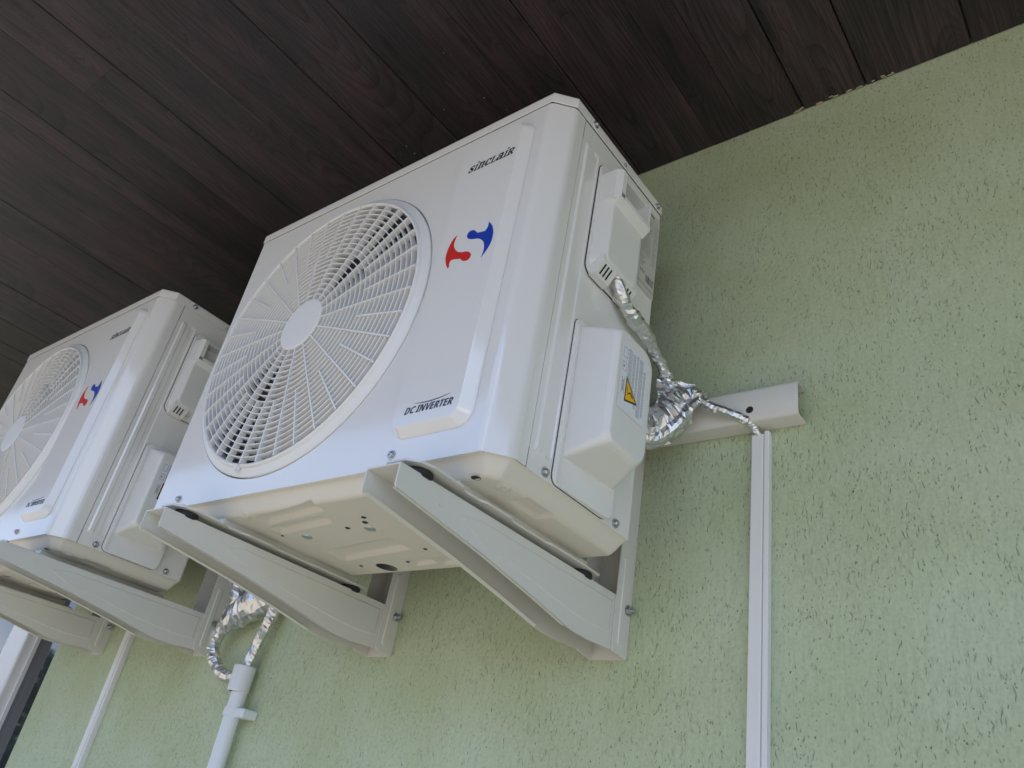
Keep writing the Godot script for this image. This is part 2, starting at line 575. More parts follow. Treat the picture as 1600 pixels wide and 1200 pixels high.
	box(st, Vector3(-1.606, GROUND_Y + 0.01, gz + 0.0005), Vector3(-1.5925, 0.608, gz + 0.018))
	put("bead", st, M.frame, win)

	# eave boards, each its own piece, bevelled edges leaving dark grooves
	var soffit := Node3D.new(); soffit.name = "soffit"; house.add_child(soffit, true)
	var gaps := [1.289, 1.115, 1.000, 0.889, 0.815, 0.640, 0.524, 0.335, 0.163, -0.035, -0.212, -0.354, -0.537, -0.61, -0.79, -0.975, -1.14, -1.29, -1.442]
	var r := RandomNumberGenerator.new(); r.seed = 77
	var x := -1.442
	while x > -6.5:
		x -= r.randf_range(0.11, 0.19); gaps.append(x)
	gaps.reverse()
	x = 1.289
	while x < 3.6:
		x += r.randf_range(0.11, 0.19); gaps.append(x)
	var strong := {}
	for q in [1.289, 1.115, 1.0, 0.64, 0.335, 0.163, -0.212, -0.537, -0.975, -1.442]: strong[snappedf(q, 0.001)] = true
	for q in gaps:
		if (q < -1.45 or q > 1.3) and r.randf() < 0.45: strong[snappedf(q, 0.001)] = true
	for i in gaps.size() - 1:
		var a: float = gaps[i]; var b: float = gaps[i + 1]
		st = new_st()
		var wa: float = 0.0011 if strong.has(snappedf(a, 0.001)) else 0.0003
		var wb: float = 0.0011 if strong.has(snappedf(b, 0.001)) else 0.0003
		board(st, a, b, wa, wb, r)
		st.generate_normals(); st.generate_tangents()
		obj("board", st.commit(), M.planks[r.randi() % 5], soffit)
	plaster_specks(house)
	# roof deck above the boards and the fascia closing the eave
	st = new_st()
	box(st, Vector3(-6.6, CEIL_Y + 0.019, WALL_Z - 0.5), Vector3(3.7, CEIL_Y + 0.12, EAVE_Z))
	put("roof_deck", st, M.deck, house)
	st = new_st()
	box(st, Vector3(-6.6, CEIL_Y - 0.03, EAVE_Z + 0.001), Vector3(3.7, CEIL_Y + 0.14, EAVE_Z + 0.025))
	put("fascia", st, M.deck, house)

func plaster_specks(house: Node3D) -> void:
	var r := RandomNumberGenerator.new(); r.seed = 91
	var st := new_st()
	for k in 30:
		var near := k < 16
		var x := 0.98 + absf(r.randfn(0.0, 0.16))
		var z := WALL_Z + 0.003 + (absf(r.randfn(0.0, 0.004)) if near else r.randf_range(0.02, 0.5))
		if not near: x = r.randf_range(-0.6, 1.5)
		var len_ := r.randf_range(0.002, 0.009) if near else r.randf_range(0.0008, 0.0016)
		var wd := r.randf_range(0.001, 0.003) if near else len_
		var n := 7
		var ring := PackedVector3Array(); var low := PackedVector3Array()
		for i in n:
			var a := TAU * i / n
			var q := r.randf_range(0.6, 1.1)
			ring.append(Vector3(x + cos(a) * len_ * q, CEIL_Y + 0.0012, z + sin(a) * wd * q))
			low.append(Vector3(x + cos(a) * len_ * q * 0.8, CEIL_Y - 0.0014, z + sin(a) * wd * q * 0.8))
		loft(st, [ring, low], false, true)
	var o := put("plaster_specks", st, mat(Color(0.40, 0.36, 0.24), 0.9), house)
	o.set_meta("kind", "stuff")

func board(st: SurfaceTool, a0: float, b0: float, wa: float, wb: float, r: RandomNumberGenerator) -> void:
	var a := a0 + wa; var b := b0 - wb
	var ca := wa * 1.8; var cb := wb * 1.8; var c := 0.001
	var z0 := WALL_Z + 0.002; var z1 := EAVE_Z
	var y := CEIL_Y; var t := 0.018
	var sag := r.randf_range(-0.0006, 0.0006)
	var uo := r.randf(); var vo := r.randf()
	var prof := [Vector2(a, y + t), Vector2(a, y + ca), Vector2(a + ca, y + sag), Vector2(b - cb, y + sag), Vector2(b, y + cb), Vector2(b, y + t)]
	for k in prof.size() - 1:
		var p: Vector2 = prof[k]; var q: Vector2 = prof[k + 1]
		var u0 := uo + (p.x - a) / 0.5; var u1 := uo + (q.x - a) / 0.5
		uvquad(st, [Vector3(p.x, p.y, z0), Vector3(q.x, q.y, z0), Vector3(q.x, q.y, z1), Vector3(p.x, p.y, z1)],
			[Vector2(u0, vo), Vector2(u1, vo), Vector2(u1, vo + (z1 - z0) / 3.0), Vector2(u0, vo + (z1 - z0) / 3.0)])
	for z in [z0, z1]:
		uvquad(st, [Vector3(a, y + c, z), Vector3(b, y + c, z), Vector3(b, y + t, z), Vector3(a, y + t, z)],
			[Vector2(uo, vo), Vector2(uo + 0.3, vo), Vector2(uo + 0.3, vo + 0.01), Vector2(uo, vo + 0.01)])

# ------------------------------------------------------------------ outdoor unit
const ZF := 0.370
const ZB := 0.062
const XS := 0.785
const GC := Vector3(0.293, 0.308, 0.0)

func screw(parent: Node, at: Vector3, axis: Vector3, r := 0.0055) -> void:
	var st := new_st()
	lathe(st, Vector3.ZERO, [Vector2(r * 1.5, 0), Vector2(r * 1.5, 0.0012), Vector2(r, 0.0014), Vector2(r * 0.95, 0.0042), Vector2(r * 0.7, 0.0052), Vector2(r * 0.3, 0.0048), Vector2(0, 0.0036)], 14)
	var o := put("screw", st, M.steel, parent)
	o.position = at
	o.basis = Basis(Quaternion(Vector3(0, 0, 1), axis))

func cap_outline(off: float) -> PackedVector2Array:              # plan outline, p = (x, -z), counter-clockwise
	var o := PackedVector2Array()
	for v in [Vector2(-0.027 - off, 0.341), Vector2(0.0 - off * 0.4, ZF + off), Vector2(0.758 + off * 0.4, ZF + off), Vector2(XS + off, 0.341 + off * 0.4), Vector2(XS + off, ZB + 0.005), Vector2(XS - 0.006, ZB - off), Vector2(-0.021, ZB - off), Vector2(-0.027 - off, ZB + 0.005)]:
		o.append(Vector2(v.x, -v.y))
	return o

func build_unit() -> Node3D:
	var u := thing("outdoor_unit", "larger white air conditioner outdoor unit in the middle, nearest the camera", "air conditioner", "outdoor units on wall brackets")
	var st: SurfaceTool
	var ytop := 0.617
	# --- front panel with the round fan opening
	st = new_st()
	var R := 0.2815
	var rx0 := 0.0; var rx1 := 0.588; var ry0 := 0.0; var ry1 := ytop
	var angs: Array = []
	for i in 120: angs.append(TAU * i / 120)
	for c in [Vector2(rx0, ry0), Vector2(rx1, ry0), Vector2(rx1, ry1), Vector2(rx0, ry1)]:
		angs.append(fposmod(atan2(c.y - GC.y, c.x - GC.x), TAU))
	angs.sort()
	for i in angs.size():
		var pr: Array = []
		for k in [i, (i + 1) % angs.size()]:
			var a: float = angs[k]
			var d := Vector2(cos(a), sin(a))
			var t := 9.0
			if d.x > 1e-6: t = minf(t, (rx1 - GC.x) / d.x)
			if d.x < -1e-6: t = minf(t, (rx0 - GC.x) / d.x)
			if d.y > 1e-6: t = minf(t, (ry1 - GC.y) / d.y)
			if d.y < -1e-6: t = minf(t, (ry0 - GC.y) / d.y)
			pr.append([Vector3(GC.x + d.x * R, GC.y + d.y * R, ZF), Vector3(GC.x + d.x * t, GC.y + d.y * t, ZF), Vector3(GC.x + d.x * (R - 0.003), GC.y + d.y * (R - 0.003), ZF - 0.008)])
		quad(st, pr[0][0], pr[0][1], pr[1][1], pr[1][0])
		quad(st, pr[0][2], pr[0][0], pr[1][0], pr[1][2])
	quad(st, Vector3(rx1, 0, ZF), Vector3(0.750, 0, ZF), Vector3(0.750, ytop, ZF), Vector3(rx1, ytop, ZF))
	# rounded, chamfered right corner, then a return along the side up to the seam
	var prof := [Vector2(0.750, ZF), Vector2(0.755, 0.3694), Vector2(0.7595, 0.3668), Vector2(0.7635, 0.3628), Vector2(0.7785, 0.3470), Vector2(0.7820, 0.3432), Vector2(0.7843, 0.3390), Vector2(XS, 0.333), Vector2(XS, 0.3155), Vector2(XS - 0.004, 0.3155)]
	for k in prof.size() - 1:
		st.set_smooth_group(1 if k < 7 else -1)
		var p: Vector2 = prof[k]; var q: Vector2 = prof[k + 1]
		quad(st, Vector3(p.x, 0, p.y), Vector3(q.x, 0, q.y), Vector3(q.x, ytop, q.y), Vector3(p.x, ytop, p.y))
	st.set_smooth_group(-1)
	quad(st, Vector3(-0.027, 0, 0.341), Vector3(0, 0, ZF), Vector3(0, ytop, ZF), Vector3(-0.027, ytop, 0.341))
	quad(st, Vector3(-0.027, 0, 0.3155), Vector3(-0.027, 0, 0.341), Vector3(-0.027, ytop, 0.341), Vector3(-0.027, ytop, 0.3155))
	# folded lip along the bottom edge
	quad(st, Vector3(0, 0, 0.355), Vector3(0.758, 0, 0.355), Vector3(0.758, 0, ZF), Vector3(0, 0, ZF))
	put("front_panel", st, M.panel, u)

	# --- raised badge panel
	st = new_st()
	var bx0 := 0.590; var bx1 := 0.732; var by0 := 0.039; var by1 := 0.592
	var rings: Array = []
	for L in [[0.0, 0.0, 0.0], [0.12, 0.12, 0.0018], [0.88, 0.88, 0.0112], [1.0, 1.0, 0.0125]]:
		var f: float = L[0]
		rings.append(lift(rrect(bx0 + 0.0045 * f, by0 + 0.013 * f, bx1 - 0.017 * f, by1 - 0.006 * f, 0.026 - 0.010 * f, 6), ZF + 0.0004 + float(L[2])))
	loft(st, rings, false, true)
	var badge := put("badge_panel", st, M.panel, u)
	var bz := ZF + 0.0129
	# lettering: a slanted slab-serif wordmark with small-capital L and R
	st = new_st()
	var fs := font("Droid Serif", true, false)
	var ty := 0.516; var xh := 0.0135
	lettering(st, "s", fs, 0.6150, 0.6245, ty, xh, bz, 0.35)
	lettering(st, "i", fs, 0.6262, 0.6322, ty, xh * 1.42, bz, 0.35)
	lettering(st, "n", fs, 0.6335, 0.6475, ty, xh, bz, 0.35)
	lettering(st, "c", fs, 0.6485, 0.6600, ty, xh, bz, 0.35)
	lettering(st, "L", fs, 0.6610, 0.6715, ty, xh, bz, 0.35)
	lettering(st, "a", fs, 0.6725, 0.6860, ty, xh, bz, 0.35)
	lettering(st, "i", fs, 0.6872, 0.6932, ty, xh * 1.42, bz, 0.35)
	lettering(st, "R", fs, 0.6940, 0.7075, ty, xh, bz, 0.35)
	for w in [["s", 0.6150, 0.6245], ["n", 0.6335, 0.6475], ["c", 0.6485, 0.6600], ["L", 0.6610, 0.6715], ["a", 0.6725, 0.6860], ["R", 0.6940, 0.7075]]:
		lettering(st, w[0], fs, w[1] + 0.0004, w[2] + 0.0004, ty + 0.0005, xh, bz - 0.00005, 0.35)   # heavier strokes
	put("maker_lettering", st, M.black_ink, badge)
	st = new_st()
	lettering(st, "DC INVERTER", font("Droid Sans", true, false), 0.6165, 0.7020, 0.0685, 0.0105, bz, 0.30)
	lettering(st, "DC INVERTER", font("Droid Sans", true, false), 0.6170, 0.7025, 0.0688, 0.0105, bz - 0.00005, 0.30)
	put("type_lettering", st, M.navy_ink, badge)
	st = new_st()                                            # thin swoosh over the lettering
	var sw := PackedVector2Array(); var lo := PackedVector2Array()
	for i in 15:
		var t := i / 14.0
		var p := Vector2(lerpf(0.632, 0.696, t), 0.0835 + 0.0030 * t * t - 0.0022 * sin(t * PI))
		var wd := 0.0008 * sin(PI * (0.05 + 0.9 * t))
		sw.append(p + Vector2(0, wd)); lo.append(p - Vector2(0, wd))
	sw.reverse(); lo.append_array(sw)
	extrude(st, lo, bz - 0.0004, bz + 0.0003, map_xy)
	put("swoosh", st, M.navy_ink, badge)
	var red := PackedVector2Array([Vector2(0.6292, 0.3806), Vector2(0.6265, 0.3641), Vector2(0.6296, 0.3551), Vector2(0.638, 0.3441), Vector2(0.6517, 0.338), Vector2(0.6615, 0.3368), Vector2(0.6694, 0.3299), Vector2(0.6706, 0.3228), Vector2(0.6663, 0.3177), Vector2(0.6583, 0.3189), Vector2(0.6518, 0.323), Vector2(0.6497, 0.3274), Vector2(0.631, 0.3318), Vector2(0.6272, 0.328), Vector2(0.629, 0.3182), Vector2(0.6265, 0.3166), Vector2(0.6199, 0.3276), Vector2(0.6153, 0.3416), Vector2(0.6159, 0.3571), Vector2(0.6211, 0.3741)])
	var blue := PackedVector2Array([Vector2(0.6915, 0.3817), Vector2(0.6924, 0.3726), Vector2(0.6885, 0.3654), Vector2(0.6774, 0.3668), Vector2(0.6696, 0.3693), Vector2(0.667, 0.3747), Vector2(0.6611, 0.378), Vector2(0.6541, 0.378), Vector2(0.651, 0.3729), Vector2(0.6524, 0.366), Vector2(0.6577, 0.3614), Vector2(0.6654, 0.3584), Vector2(0.6788, 0.3548), Vector2(0.6885, 0.3464), Vector2(0.6931, 0.337), Vector2(0.6949, 0.3258), Vector2(0.6925, 0.3132), Vector2(0.7011, 0.3249), Vector2(0.7065, 0.3378), Vector2(0.7066, 0.353), Vector2(0.7028, 0.3668), Vector2(0.6967, 0.3764)])
	for e in [["emblem_red_half", red, M.red], ["emblem_blue_half", blue, M.blue]]:
		var sm: PackedVector2Array = smooth_closed(e[1])
		if not Geometry2D.is_polygon_clockwise(sm): pass
		else: sm.reverse()
		st = new_st()
		extrude(st, sm, bz - 0.0004, bz + 0.0003, map_xy)
		put(e[0], st, e[2], badge)

	# --- fan grille: moulded rings and spokes on a domed form
	var gr := Node3D.new(); gr.name = "fan_grille"; u.add_child(gr, true)
	st = new_st()
	lathe(st, GC, [Vector2(0.2780, 0.360), Vector2(0.2790, 0.3705), Vector2(0.2780, 0.3722), Vector2(0.2745, 0.3736), Vector2(0.2665, 0.3775), Vector2(0.2645, 0.3815), Vector2(0.2625, 0.3830), Vector2(0.2605, 0.3826), Vector2(0.2590, 0.3800), Vector2(0.2590, 0.3560)], 128)
	put("outer_ring", st, M.grille, gr)
	st = new_st()
	lathe(st, GC, [Vector2(0.0515, 0.370), Vector2(0.0515, 0.3886), Vector2(0.0505, 0.3900), Vector2(0.047, 0.3905), Vector2(0.0, 0.3908)], 64)
	put("hub_cap", st, M.grille, gr)
	for k in 18:
		var r := 0.0515 + (0.2595 - 0.0515) * (k + 1) / 19.0
		var zt := grille_z(r)
		var w := 0.0010
		var d := 0.0135
		st = new_st()
		lathe(st, GC, [Vector2(r - w, zt - d), Vector2(r + w, zt - d), Vector2(r + w, zt - 0.0006), Vector2(r + w - 0.0006, zt), Vector2(r - w + 0.0006, zt), Vector2(r - w, zt - 0.0006), Vector2(r - w, zt - d)], 96)
		put("ring", st, M.grille, gr)
	for full in [true, false]:
		var r0 := 0.0505 if full else 0.150
		st = new_st()
		var seg := 5
		for i in seg:
			var ra := lerpf(r0, 0.2600, float(i) / seg); var rb := lerpf(r0, 0.2600, float(i + 1) / seg)
			var za := grille_z(ra) + 0.0006; var zb := grille_z(rb) + 0.0006
			var w := 0.00135
			var P := [Vector3(ra, -w, za), Vector3(rb, -w, zb), Vector3(rb, w, zb), Vector3(ra, w, za), Vector3(ra, -w, za - 0.011), Vector3(rb, -w, zb - 0.011), Vector3(rb, w, zb - 0.011), Vector3(ra, w, za - 0.011)]
			quad(st, P[0], P[1], P[2], P[3]); quad(st, P[4], P[5], P[1], P[0]); quad(st, P[3], P[2], P[6], P[7]); quad(st, P[5], P[4], P[7], P[6])
			if i == 0: quad(st, P[4], P[0], P[3], P[7])
		var m := finish(st)
		for i in 18:
			var o := obj("spoke", m, M.grille, gr)
			o.position = GC
			o.rotation.z = deg_to_rad(20.0 * i + (0.0 if full else 10.0))
	st = new_st()                                            # clip at the foot of the grille
	var ca := deg_to_rad(-100.0)
	var cc := GC + Vector3(cos(ca), sin(ca), 0) * 0.2665
	box(st, cc + Vector3(-0.0035, -0.006, 0.379), cc + Vector3(0.0035, 0.004, 0.3865))
	put("clip", st, M.grille, gr)

	# --- fan and the dark inside
	var fan := Node3D.new(); fan.name = "fan"; u.add_child(fan, true)
	st = new_st()
	lathe(st, GC, [Vector2(0.0, 0.325), Vector2(0.055, 0.322), Vector2(0.062, 0.312), Vector2(0.062, 0.25)], 40)
	put("hub", st, M.fan, fan)
	st = new_st()
	var nb := 10
	for i in nb:
		for j in 6:
			var q: Array = []
			for e in [[i, j], [i + 1, j], [i + 1, j + 1], [i, j + 1]]:
				var a := lerpf(-0.15, 1.25, float(e[0]) / nb) + 0.35 * float(e[1]) / 6.0
				var r := lerpf(0.06, 0.248, float(e[1]) / 6.0)
				q.append(Vector3(cos(a) * r, sin(a) * r, lerpf(0.315, 0.262, float(e[0]) / nb)))
			quad(st, q[0], q[3], q[2], q[1])
	var bm := finish(st)
	for i in 3:
		var o := obj("blade", bm, M.fan, fan)
		o.position = GC
		o.rotation.z = i * TAU / 3.0 + 0.4
	st = new_st()
	lathe(st, GC, [Vector2(0.262, 0.356), Vector2(0.256, 0.335), Vector2(0.256, 0.27)], 72)
	put("shroud", st, M.zinc, u)

	# --- closed cabinet behind: left side, back coil, right side panel with its ribs
	st = new_st()
	quad(st, Vector3(-0.0265, 0.001, ZB + 0.005), Vector3(-0.0265, 0.001, 0.315), Vector3(-0.0265, ytop, 0.315), Vector3(-0.0265, ytop, ZB + 0.005))
	quad(st, Vector3(-0.015, 0.001, ZB), Vector3(-0.0265, 0.001, ZB + 0.005), Vector3(-0.0265, ytop, ZB + 0.005), Vector3(-0.015, ytop, ZB))
	put("left_side", st, M.panel, u)
	st = new_st()
	box(st, Vector3(-0.014, 0.002, ZB + 0.002), Vector3(XS - 0.0065, ytop, ZB + 0.012))
	put("rear_coil", st, M.coil, u)
	st = new_st()
	box(st, Vector3(0.58, 0.002, ZB + 0.02), Vector3(0.585, ytop - 0.002, ZF - 0.004))
	put("partition", st, M.zinc, u)
	st = new_st()
	side_panel(st, ytop)
	put("side_panel", st, M.panel, u)
	# --- top cover with its folded skirt
	st = new_st()
	var capr: Array = []
	for L in [[0.0018, ytop - 0.001], [0.0024, ytop], [0.0024, 0.6335], [0.0012, 0.6375], [-0.003, 0.6390]]:
		var rg := PackedVector3Array()
		for v in cap_outline(L[0]): rg.append(Vector3(v.x, L[1], -v.y))
		capr.append(rg)
	loft(st, capr, false, true)
	put("top_cover", st, M.panel, u)
	for p in [[0.628, 0.291], [0.6245, 0.083]]:
		screw(u, Vector3(XS + 0.0022, p[0], p[1]), Vector3(1, 0, 0), 0.0042)
	st = new_st()
	lathe(st, Vector3.ZERO, [Vector2(0.0, -0.001), Vector2(0.0028, -0.001), Vector2(0.0034, 0.0006), Vector2(0.0038, 0.0004)], 12)
	var hole_disc := put("knockout_shade", st, M.dark, u)  # dark disc painting the shade of a hole, cover left uncut
	hole_disc.position = Vector3(XS + 0.0027, 0.624, 0.196); hole_disc.rotation.y = PI / 2
	for p in [[0.598, 0.018], [0.075, 0.015]]:
		screw(u, Vector3(p[0], p[1], ZF + 0.0003), Vector3(0, 0, 1), 0.0045)
	for p in [[0.010, 0.277], [0.010, 0.106]]:
		screw(u, Vector3(XS + 0.0005, p[0], p[1]), Vector3(1, 0, 0), 0.0045)

	# --- carrying handle and terminal cover on the side
	build_handle(u)
	build_valve_cover(u)
	st = new_st()
	uvquad(st, [Vector3(XS + 0.0006, 0.425, 0.117), Vector3(XS + 0.0006, 0.425, 0.066), Vector3(XS + 0.0006, 0.600, 0.066), Vector3(XS + 0.0006, 0.600, 0.117)],
		[Vector2(0, 1), Vector2(1, 1), Vector2(1, 0), Vector2(0, 0)])
	put("rating_label", st, M.rating, u)

	# --- pressed base pan and feet
	build_pan(u)
	for fx in [0.690, 0.182]:
		st = new_st()
		var o := PackedVector2Array()
		for v in [Vector2(-0.040, 0.030), Vector2(0.028, 0.030), Vector2(0.031, 0.075), Vector2(0.031, 0.155), Vector2(0.027, 0.165), Vector2(0.027, 0.240), Vector2(0.032, 0.252), Vector2(0.032, 0.300), Vector2(0.027, 0.312), Vector2(0.027, 0.340), Vector2(0.034, 0.352), Vector2(0.036, 0.405), Vector2(0.030, 0.425), Vector2(0.015, 0.436), Vector2(-0.015, 0.436), Vector2(-0.032, 0.425), Vector2(-0.040, 0.405)]:
			o.append(Vector2(fx + v.x, -v.y))
		o.reverse()
		if Geometry2D.is_polygon_clockwise(o): o.reverse()
		extrude(st, o, -0.0365, -0.0335, map_xz)
		box(st, Vector3(fx - 0.030, -0.0335, 0.05), Vector3(fx + 0.018, -0.0215, 0.345))
		put("foot", st, M.bracket, u)
		for fz in [0.405, 0.052]:
			st = new_st()
			lathe(st, Vector3.ZERO, [Vector2(0.0, 0.0), Vector2(0.017, 0.0), Vector2(0.019, 0.002), Vector2(0.019, 0.0085), Vector2(0.017, 0.0103), Vector2(0.0, 0.0103)], 20)
			var pad := put("rubber_pad", st, M.rubber_and_seam_shade, u)
			pad.position = Vector3(fx + 0.008, -0.0469, fz); pad.rotation.x = -PI / 2
			st = new_st()
			lathe(st, Vector3.ZERO, [Vector2(0.0, -0.030), Vector2(0.0038, -0.030), Vector2(0.0038, 0.0), Vector2(0.0105, 0.0), Vector2(0.0105, 0.0018), Vector2(0.0068, 0.0018), Vector2(0.0068, 0.0068), Vector2(0.0055, 0.0076), Vector2(0.0, 0.0076)], 12)
			var bolt := put("foot_bolt", st, M.steel, u)
			bolt.position = Vector3(fx + 0.004, -0.0334, fz + (0.008 if fz > 0.2 else -0.004)); bolt.rotation.x = -PI / 2
	return u

func grille_z(r: float) -> float:
	return 0.3825 + 0.0070 * (1.0 - pow(r / 0.26, 2.0))

func smooth_closed(p: PackedVector2Array) -> PackedVector2Array:      # keeps sharp corners, rounds the rest
	var out := PackedVector2Array()
	var n := p.size()
	for i in n:
		var a := p[(i - 1 + n) % n]; var b := p[i]; var c := p[(i + 1) % n]
		var turn := absf((b - a).angle_to(c - b))
		if turn > 1.1:
			out.append(b)
		else:
			out.append(b.lerp(a, 0.25)); out.append(b.lerp(c, 0.25))
	return out

func side_panel(st: SurfaceTool, ytop: float) -> void:
	var x := XS - 0.0004
	# strips of the panel between stamped vertical ribs: (z, x offset)
	var prof := [Vector2(0.3140, -0.003), Vector2(0.3140, 0.0), Vector2(0.3045, 0.0), Vector2(0.3015, 0.0030), Vector2(0.2940, 0.0030), Vector2(0.2910, 0.0), Vector2(0.2800, 0.0), Vector2(0.2785, -0.0022), Vector2(0.2680, -0.0022), Vector2(0.2665, 0.0), Vector2(ZB + 0.005, 0.0)]
	var yb := 0.034; var ye := 0.572
	for k in prof.size() - 1:
		var p: Vector2 = prof[k]; var q: Vector2 = prof[k + 1]
		quad(st, Vector3(x + p.y, yb, p.x), Vector3(x + q.y, yb, q.x), Vector3(x + q.y, ye, q.x), Vector3(x + p.y, ye, p.x))
		# the ribs run out into the flat top and bottom
		quad(st, Vector3(x, yb - 0.006, p.x), Vector3(x, yb - 0.006, q.x), Vector3(x + q.y, yb, q.x), Vector3(x + p.y, yb, p.x))
		quad(st, Vector3(x + p.y, ye, p.x), Vector3(x + q.y, ye, q.x), Vector3(x, ye + 0.006, q.x), Vector3(x, ye + 0.006, p.x))
	quad(st, Vector3(x, 0.0, 0.314), Vector3(x, 0.0, ZB + 0.005), Vector3(x, yb - 0.006, ZB + 0.005), Vector3(x, yb - 0.006, 0.314))
	quad(st, Vector3(x, ye + 0.006, 0.314), Vector3(x, ye + 0.006, ZB + 0.005), Vector3(x, ytop, ZB + 0.005), Vector3(x, ytop, 0.314))
	quad(st, Vector3(x, 0, ZB + 0.005), Vector3(XS - 0.004, 0, ZB), Vector3(XS - 0.004, ytop, ZB), Vector3(x, ytop, ZB + 0.005))
	quad(st, Vector3(XS - 0.02, 0, 0.314), Vector3(XS - 0.02, 0, ZB), Vector3(x, 0, ZB + 0.005), Vector3(x, 0, 0.314))

func side_rings(L: Array) -> Array:                             # rows: x, z_front, z_back, y_bottom, y_top, radius
	var out: Array = []
	for e in L:
		out.append(lift_side(rrect(-e[1], e[3], -e[2], e[4], e[5], 5), e[0]))
	return out

func build_handle(u: Node3D) -> void:
	var h := Node3D.new(); h.name = "handle"; u.add_child(h, true)
	# base flange, a hair proud, with seam shade painted round it as a dark sheet
	var st := new_st()
	loft(st, side_rings([[XS - 0.001, 0.2630, 0.1295, 0.347, 0.5725, 0.0175], [XS + 0.0012, 0.2630, 0.1295, 0.347, 0.5725, 0.0175]]), false, true)
	put("seam_shade", st, M.rubber_and_seam_shade, h)
	st = new_st()
	loft(st, side_rings([[XS - 0.001, 0.2620, 0.130, 0.348, 0.572, 0.017], [XS + 0.0030, 0.2620, 0.130, 0.348, 0.572, 0.017], [XS + 0.0036, 0.2610, 0.131, 0.349, 0.571, 0.016]]), false, true)
	put("flange", st, M.plastic, h)
	# lower cover plate
	st = new_st()
	loft(st, side_rings([[XS + 0.003, 0.2570, 0.155, 0.362, 0.500, 0.012], [XS + 0.026, 0.2500, 0.162, 0.368, 0.500, 0.010], [XS + 0.0285, 0.2485, 0.1635, 0.370, 0.499, 0.009], [XS + 0.0295, 0.2455, 0.1665, 0.373, 0.496, 0.008]]), false, true)
	put("cover_plate", st, M.plastic, h)
	# gripping bar above it with a pocket behind: four walls round an open pocket
	st = new_st()
	var z0 := 0.2545; var z1 := 0.158; var ya := 0.484; var yb := 0.548
	var X := XS + 0.041
	var ck := PackedVector2Array([Vector2(-z0, ya + 0.004), Vector2(-z0 + 0.016, ya + 0.004), Vector2(-z0 + 0.016, yb - 0.002), Vector2(-z0 + 0.013, yb), Vector2(-z0, yb)])
	var cr := [lift_side(ck, XS + 0.003), lift_side(ck, X - 0.010)]
	var c2 := PackedVector2Array([Vector2(-z0 + 0.006, ya + 0.005), Vector2(-z0 + 0.016, ya + 0.005), Vector2(-z0 + 0.016, yb - 0.004), Vector2(-z0 + 0.013, yb - 0.003), Vector2(-z0 + 0.006, yb - 0.003)])
	cr.append(lift_side(c2, X))
	loft(st, cr, false, true)                                                                     # front cheek, bevelled
	put("grip_cheek", st, M.plastic, h)
	st = new_st()
	box(st, Vector3(XS + 0.003, ya + 0.004, z1), Vector3(X - 0.002, yb - 0.001, z1 + 0.006))            # rear cheek
	put("grip_cheek", st, M.plastic, h)
	st = new_st()
	var bar := PackedVector2Array([Vector2(XS + 0.003, 0.472), Vector2(XS + 0.0285, 0.478), Vector2(X - 0.001, 0.4895), Vector2(X, 0.4915), Vector2(X, 0.4985), Vector2(X - 0.001, 0.500), Vector2(XS + 0.003, 0.500)])
	extrude(st, bar, z1 + 0.0005, z0 - 0.0062, map_xy)
	put("grip_bar", st, M.plastic, h)
	st = new_st()
	box(st, Vector3(XS + 0.0037, 0.5005, z1 + 0.0065), Vector3(XS + 0.0060, 0.5470, z0 - 0.0165))
	put("pocket_back", st, M.plastic, h)
	st = new_st()
	box(st, Vector3(XS + 0.0037, yb - 0.0045, z1 + 0.0062), Vector3(X - 0.009, yb - 0.0015, z0 - 0.0162))
	put("pocket_hood", st, M.plastic, h)
	# vented foot where the cable leaves
	for zz in [[0.2525, 0.214], [0.184, 0.158]]:
		st = new_st()
		var wedge := PackedVector2Array([Vector2(XS + 0.003, 0.344), Vector2(XS + 0.013, 0.346), Vector2(XS + 0.0275, 0.367), Vector2(XS + 0.0275, 0.376), Vector2(XS + 0.003, 0.376)])
		extrude(st, wedge, zz[1], zz[0], map_xy)
		put("cable_outlet", st, M.plastic, h)
	for k in 5:
		st = new_st()
		var zc: float = [0.2425, 0.2345, 0.2265, 0.1775, 0.1695][k]
		var n := Vector2(0.021, -0.0145).normalized()
		var a := Vector2(XS + 0.0152, 0.3492) + n * 0.0003; var b := Vector2(XS + 0.0252, 0.3637) + n * 0.0003
		var slot_patch := PackedVector2Array([a, a + n * 0.0004, b + n * 0.0004, b])
		extrude(st, slot_patch, zc - 0.0016, zc + 0.0016, map_xy)
		put("vent_slot_shade", st, M.dark, h)  # dark strip painting slot shade onto solid plastic

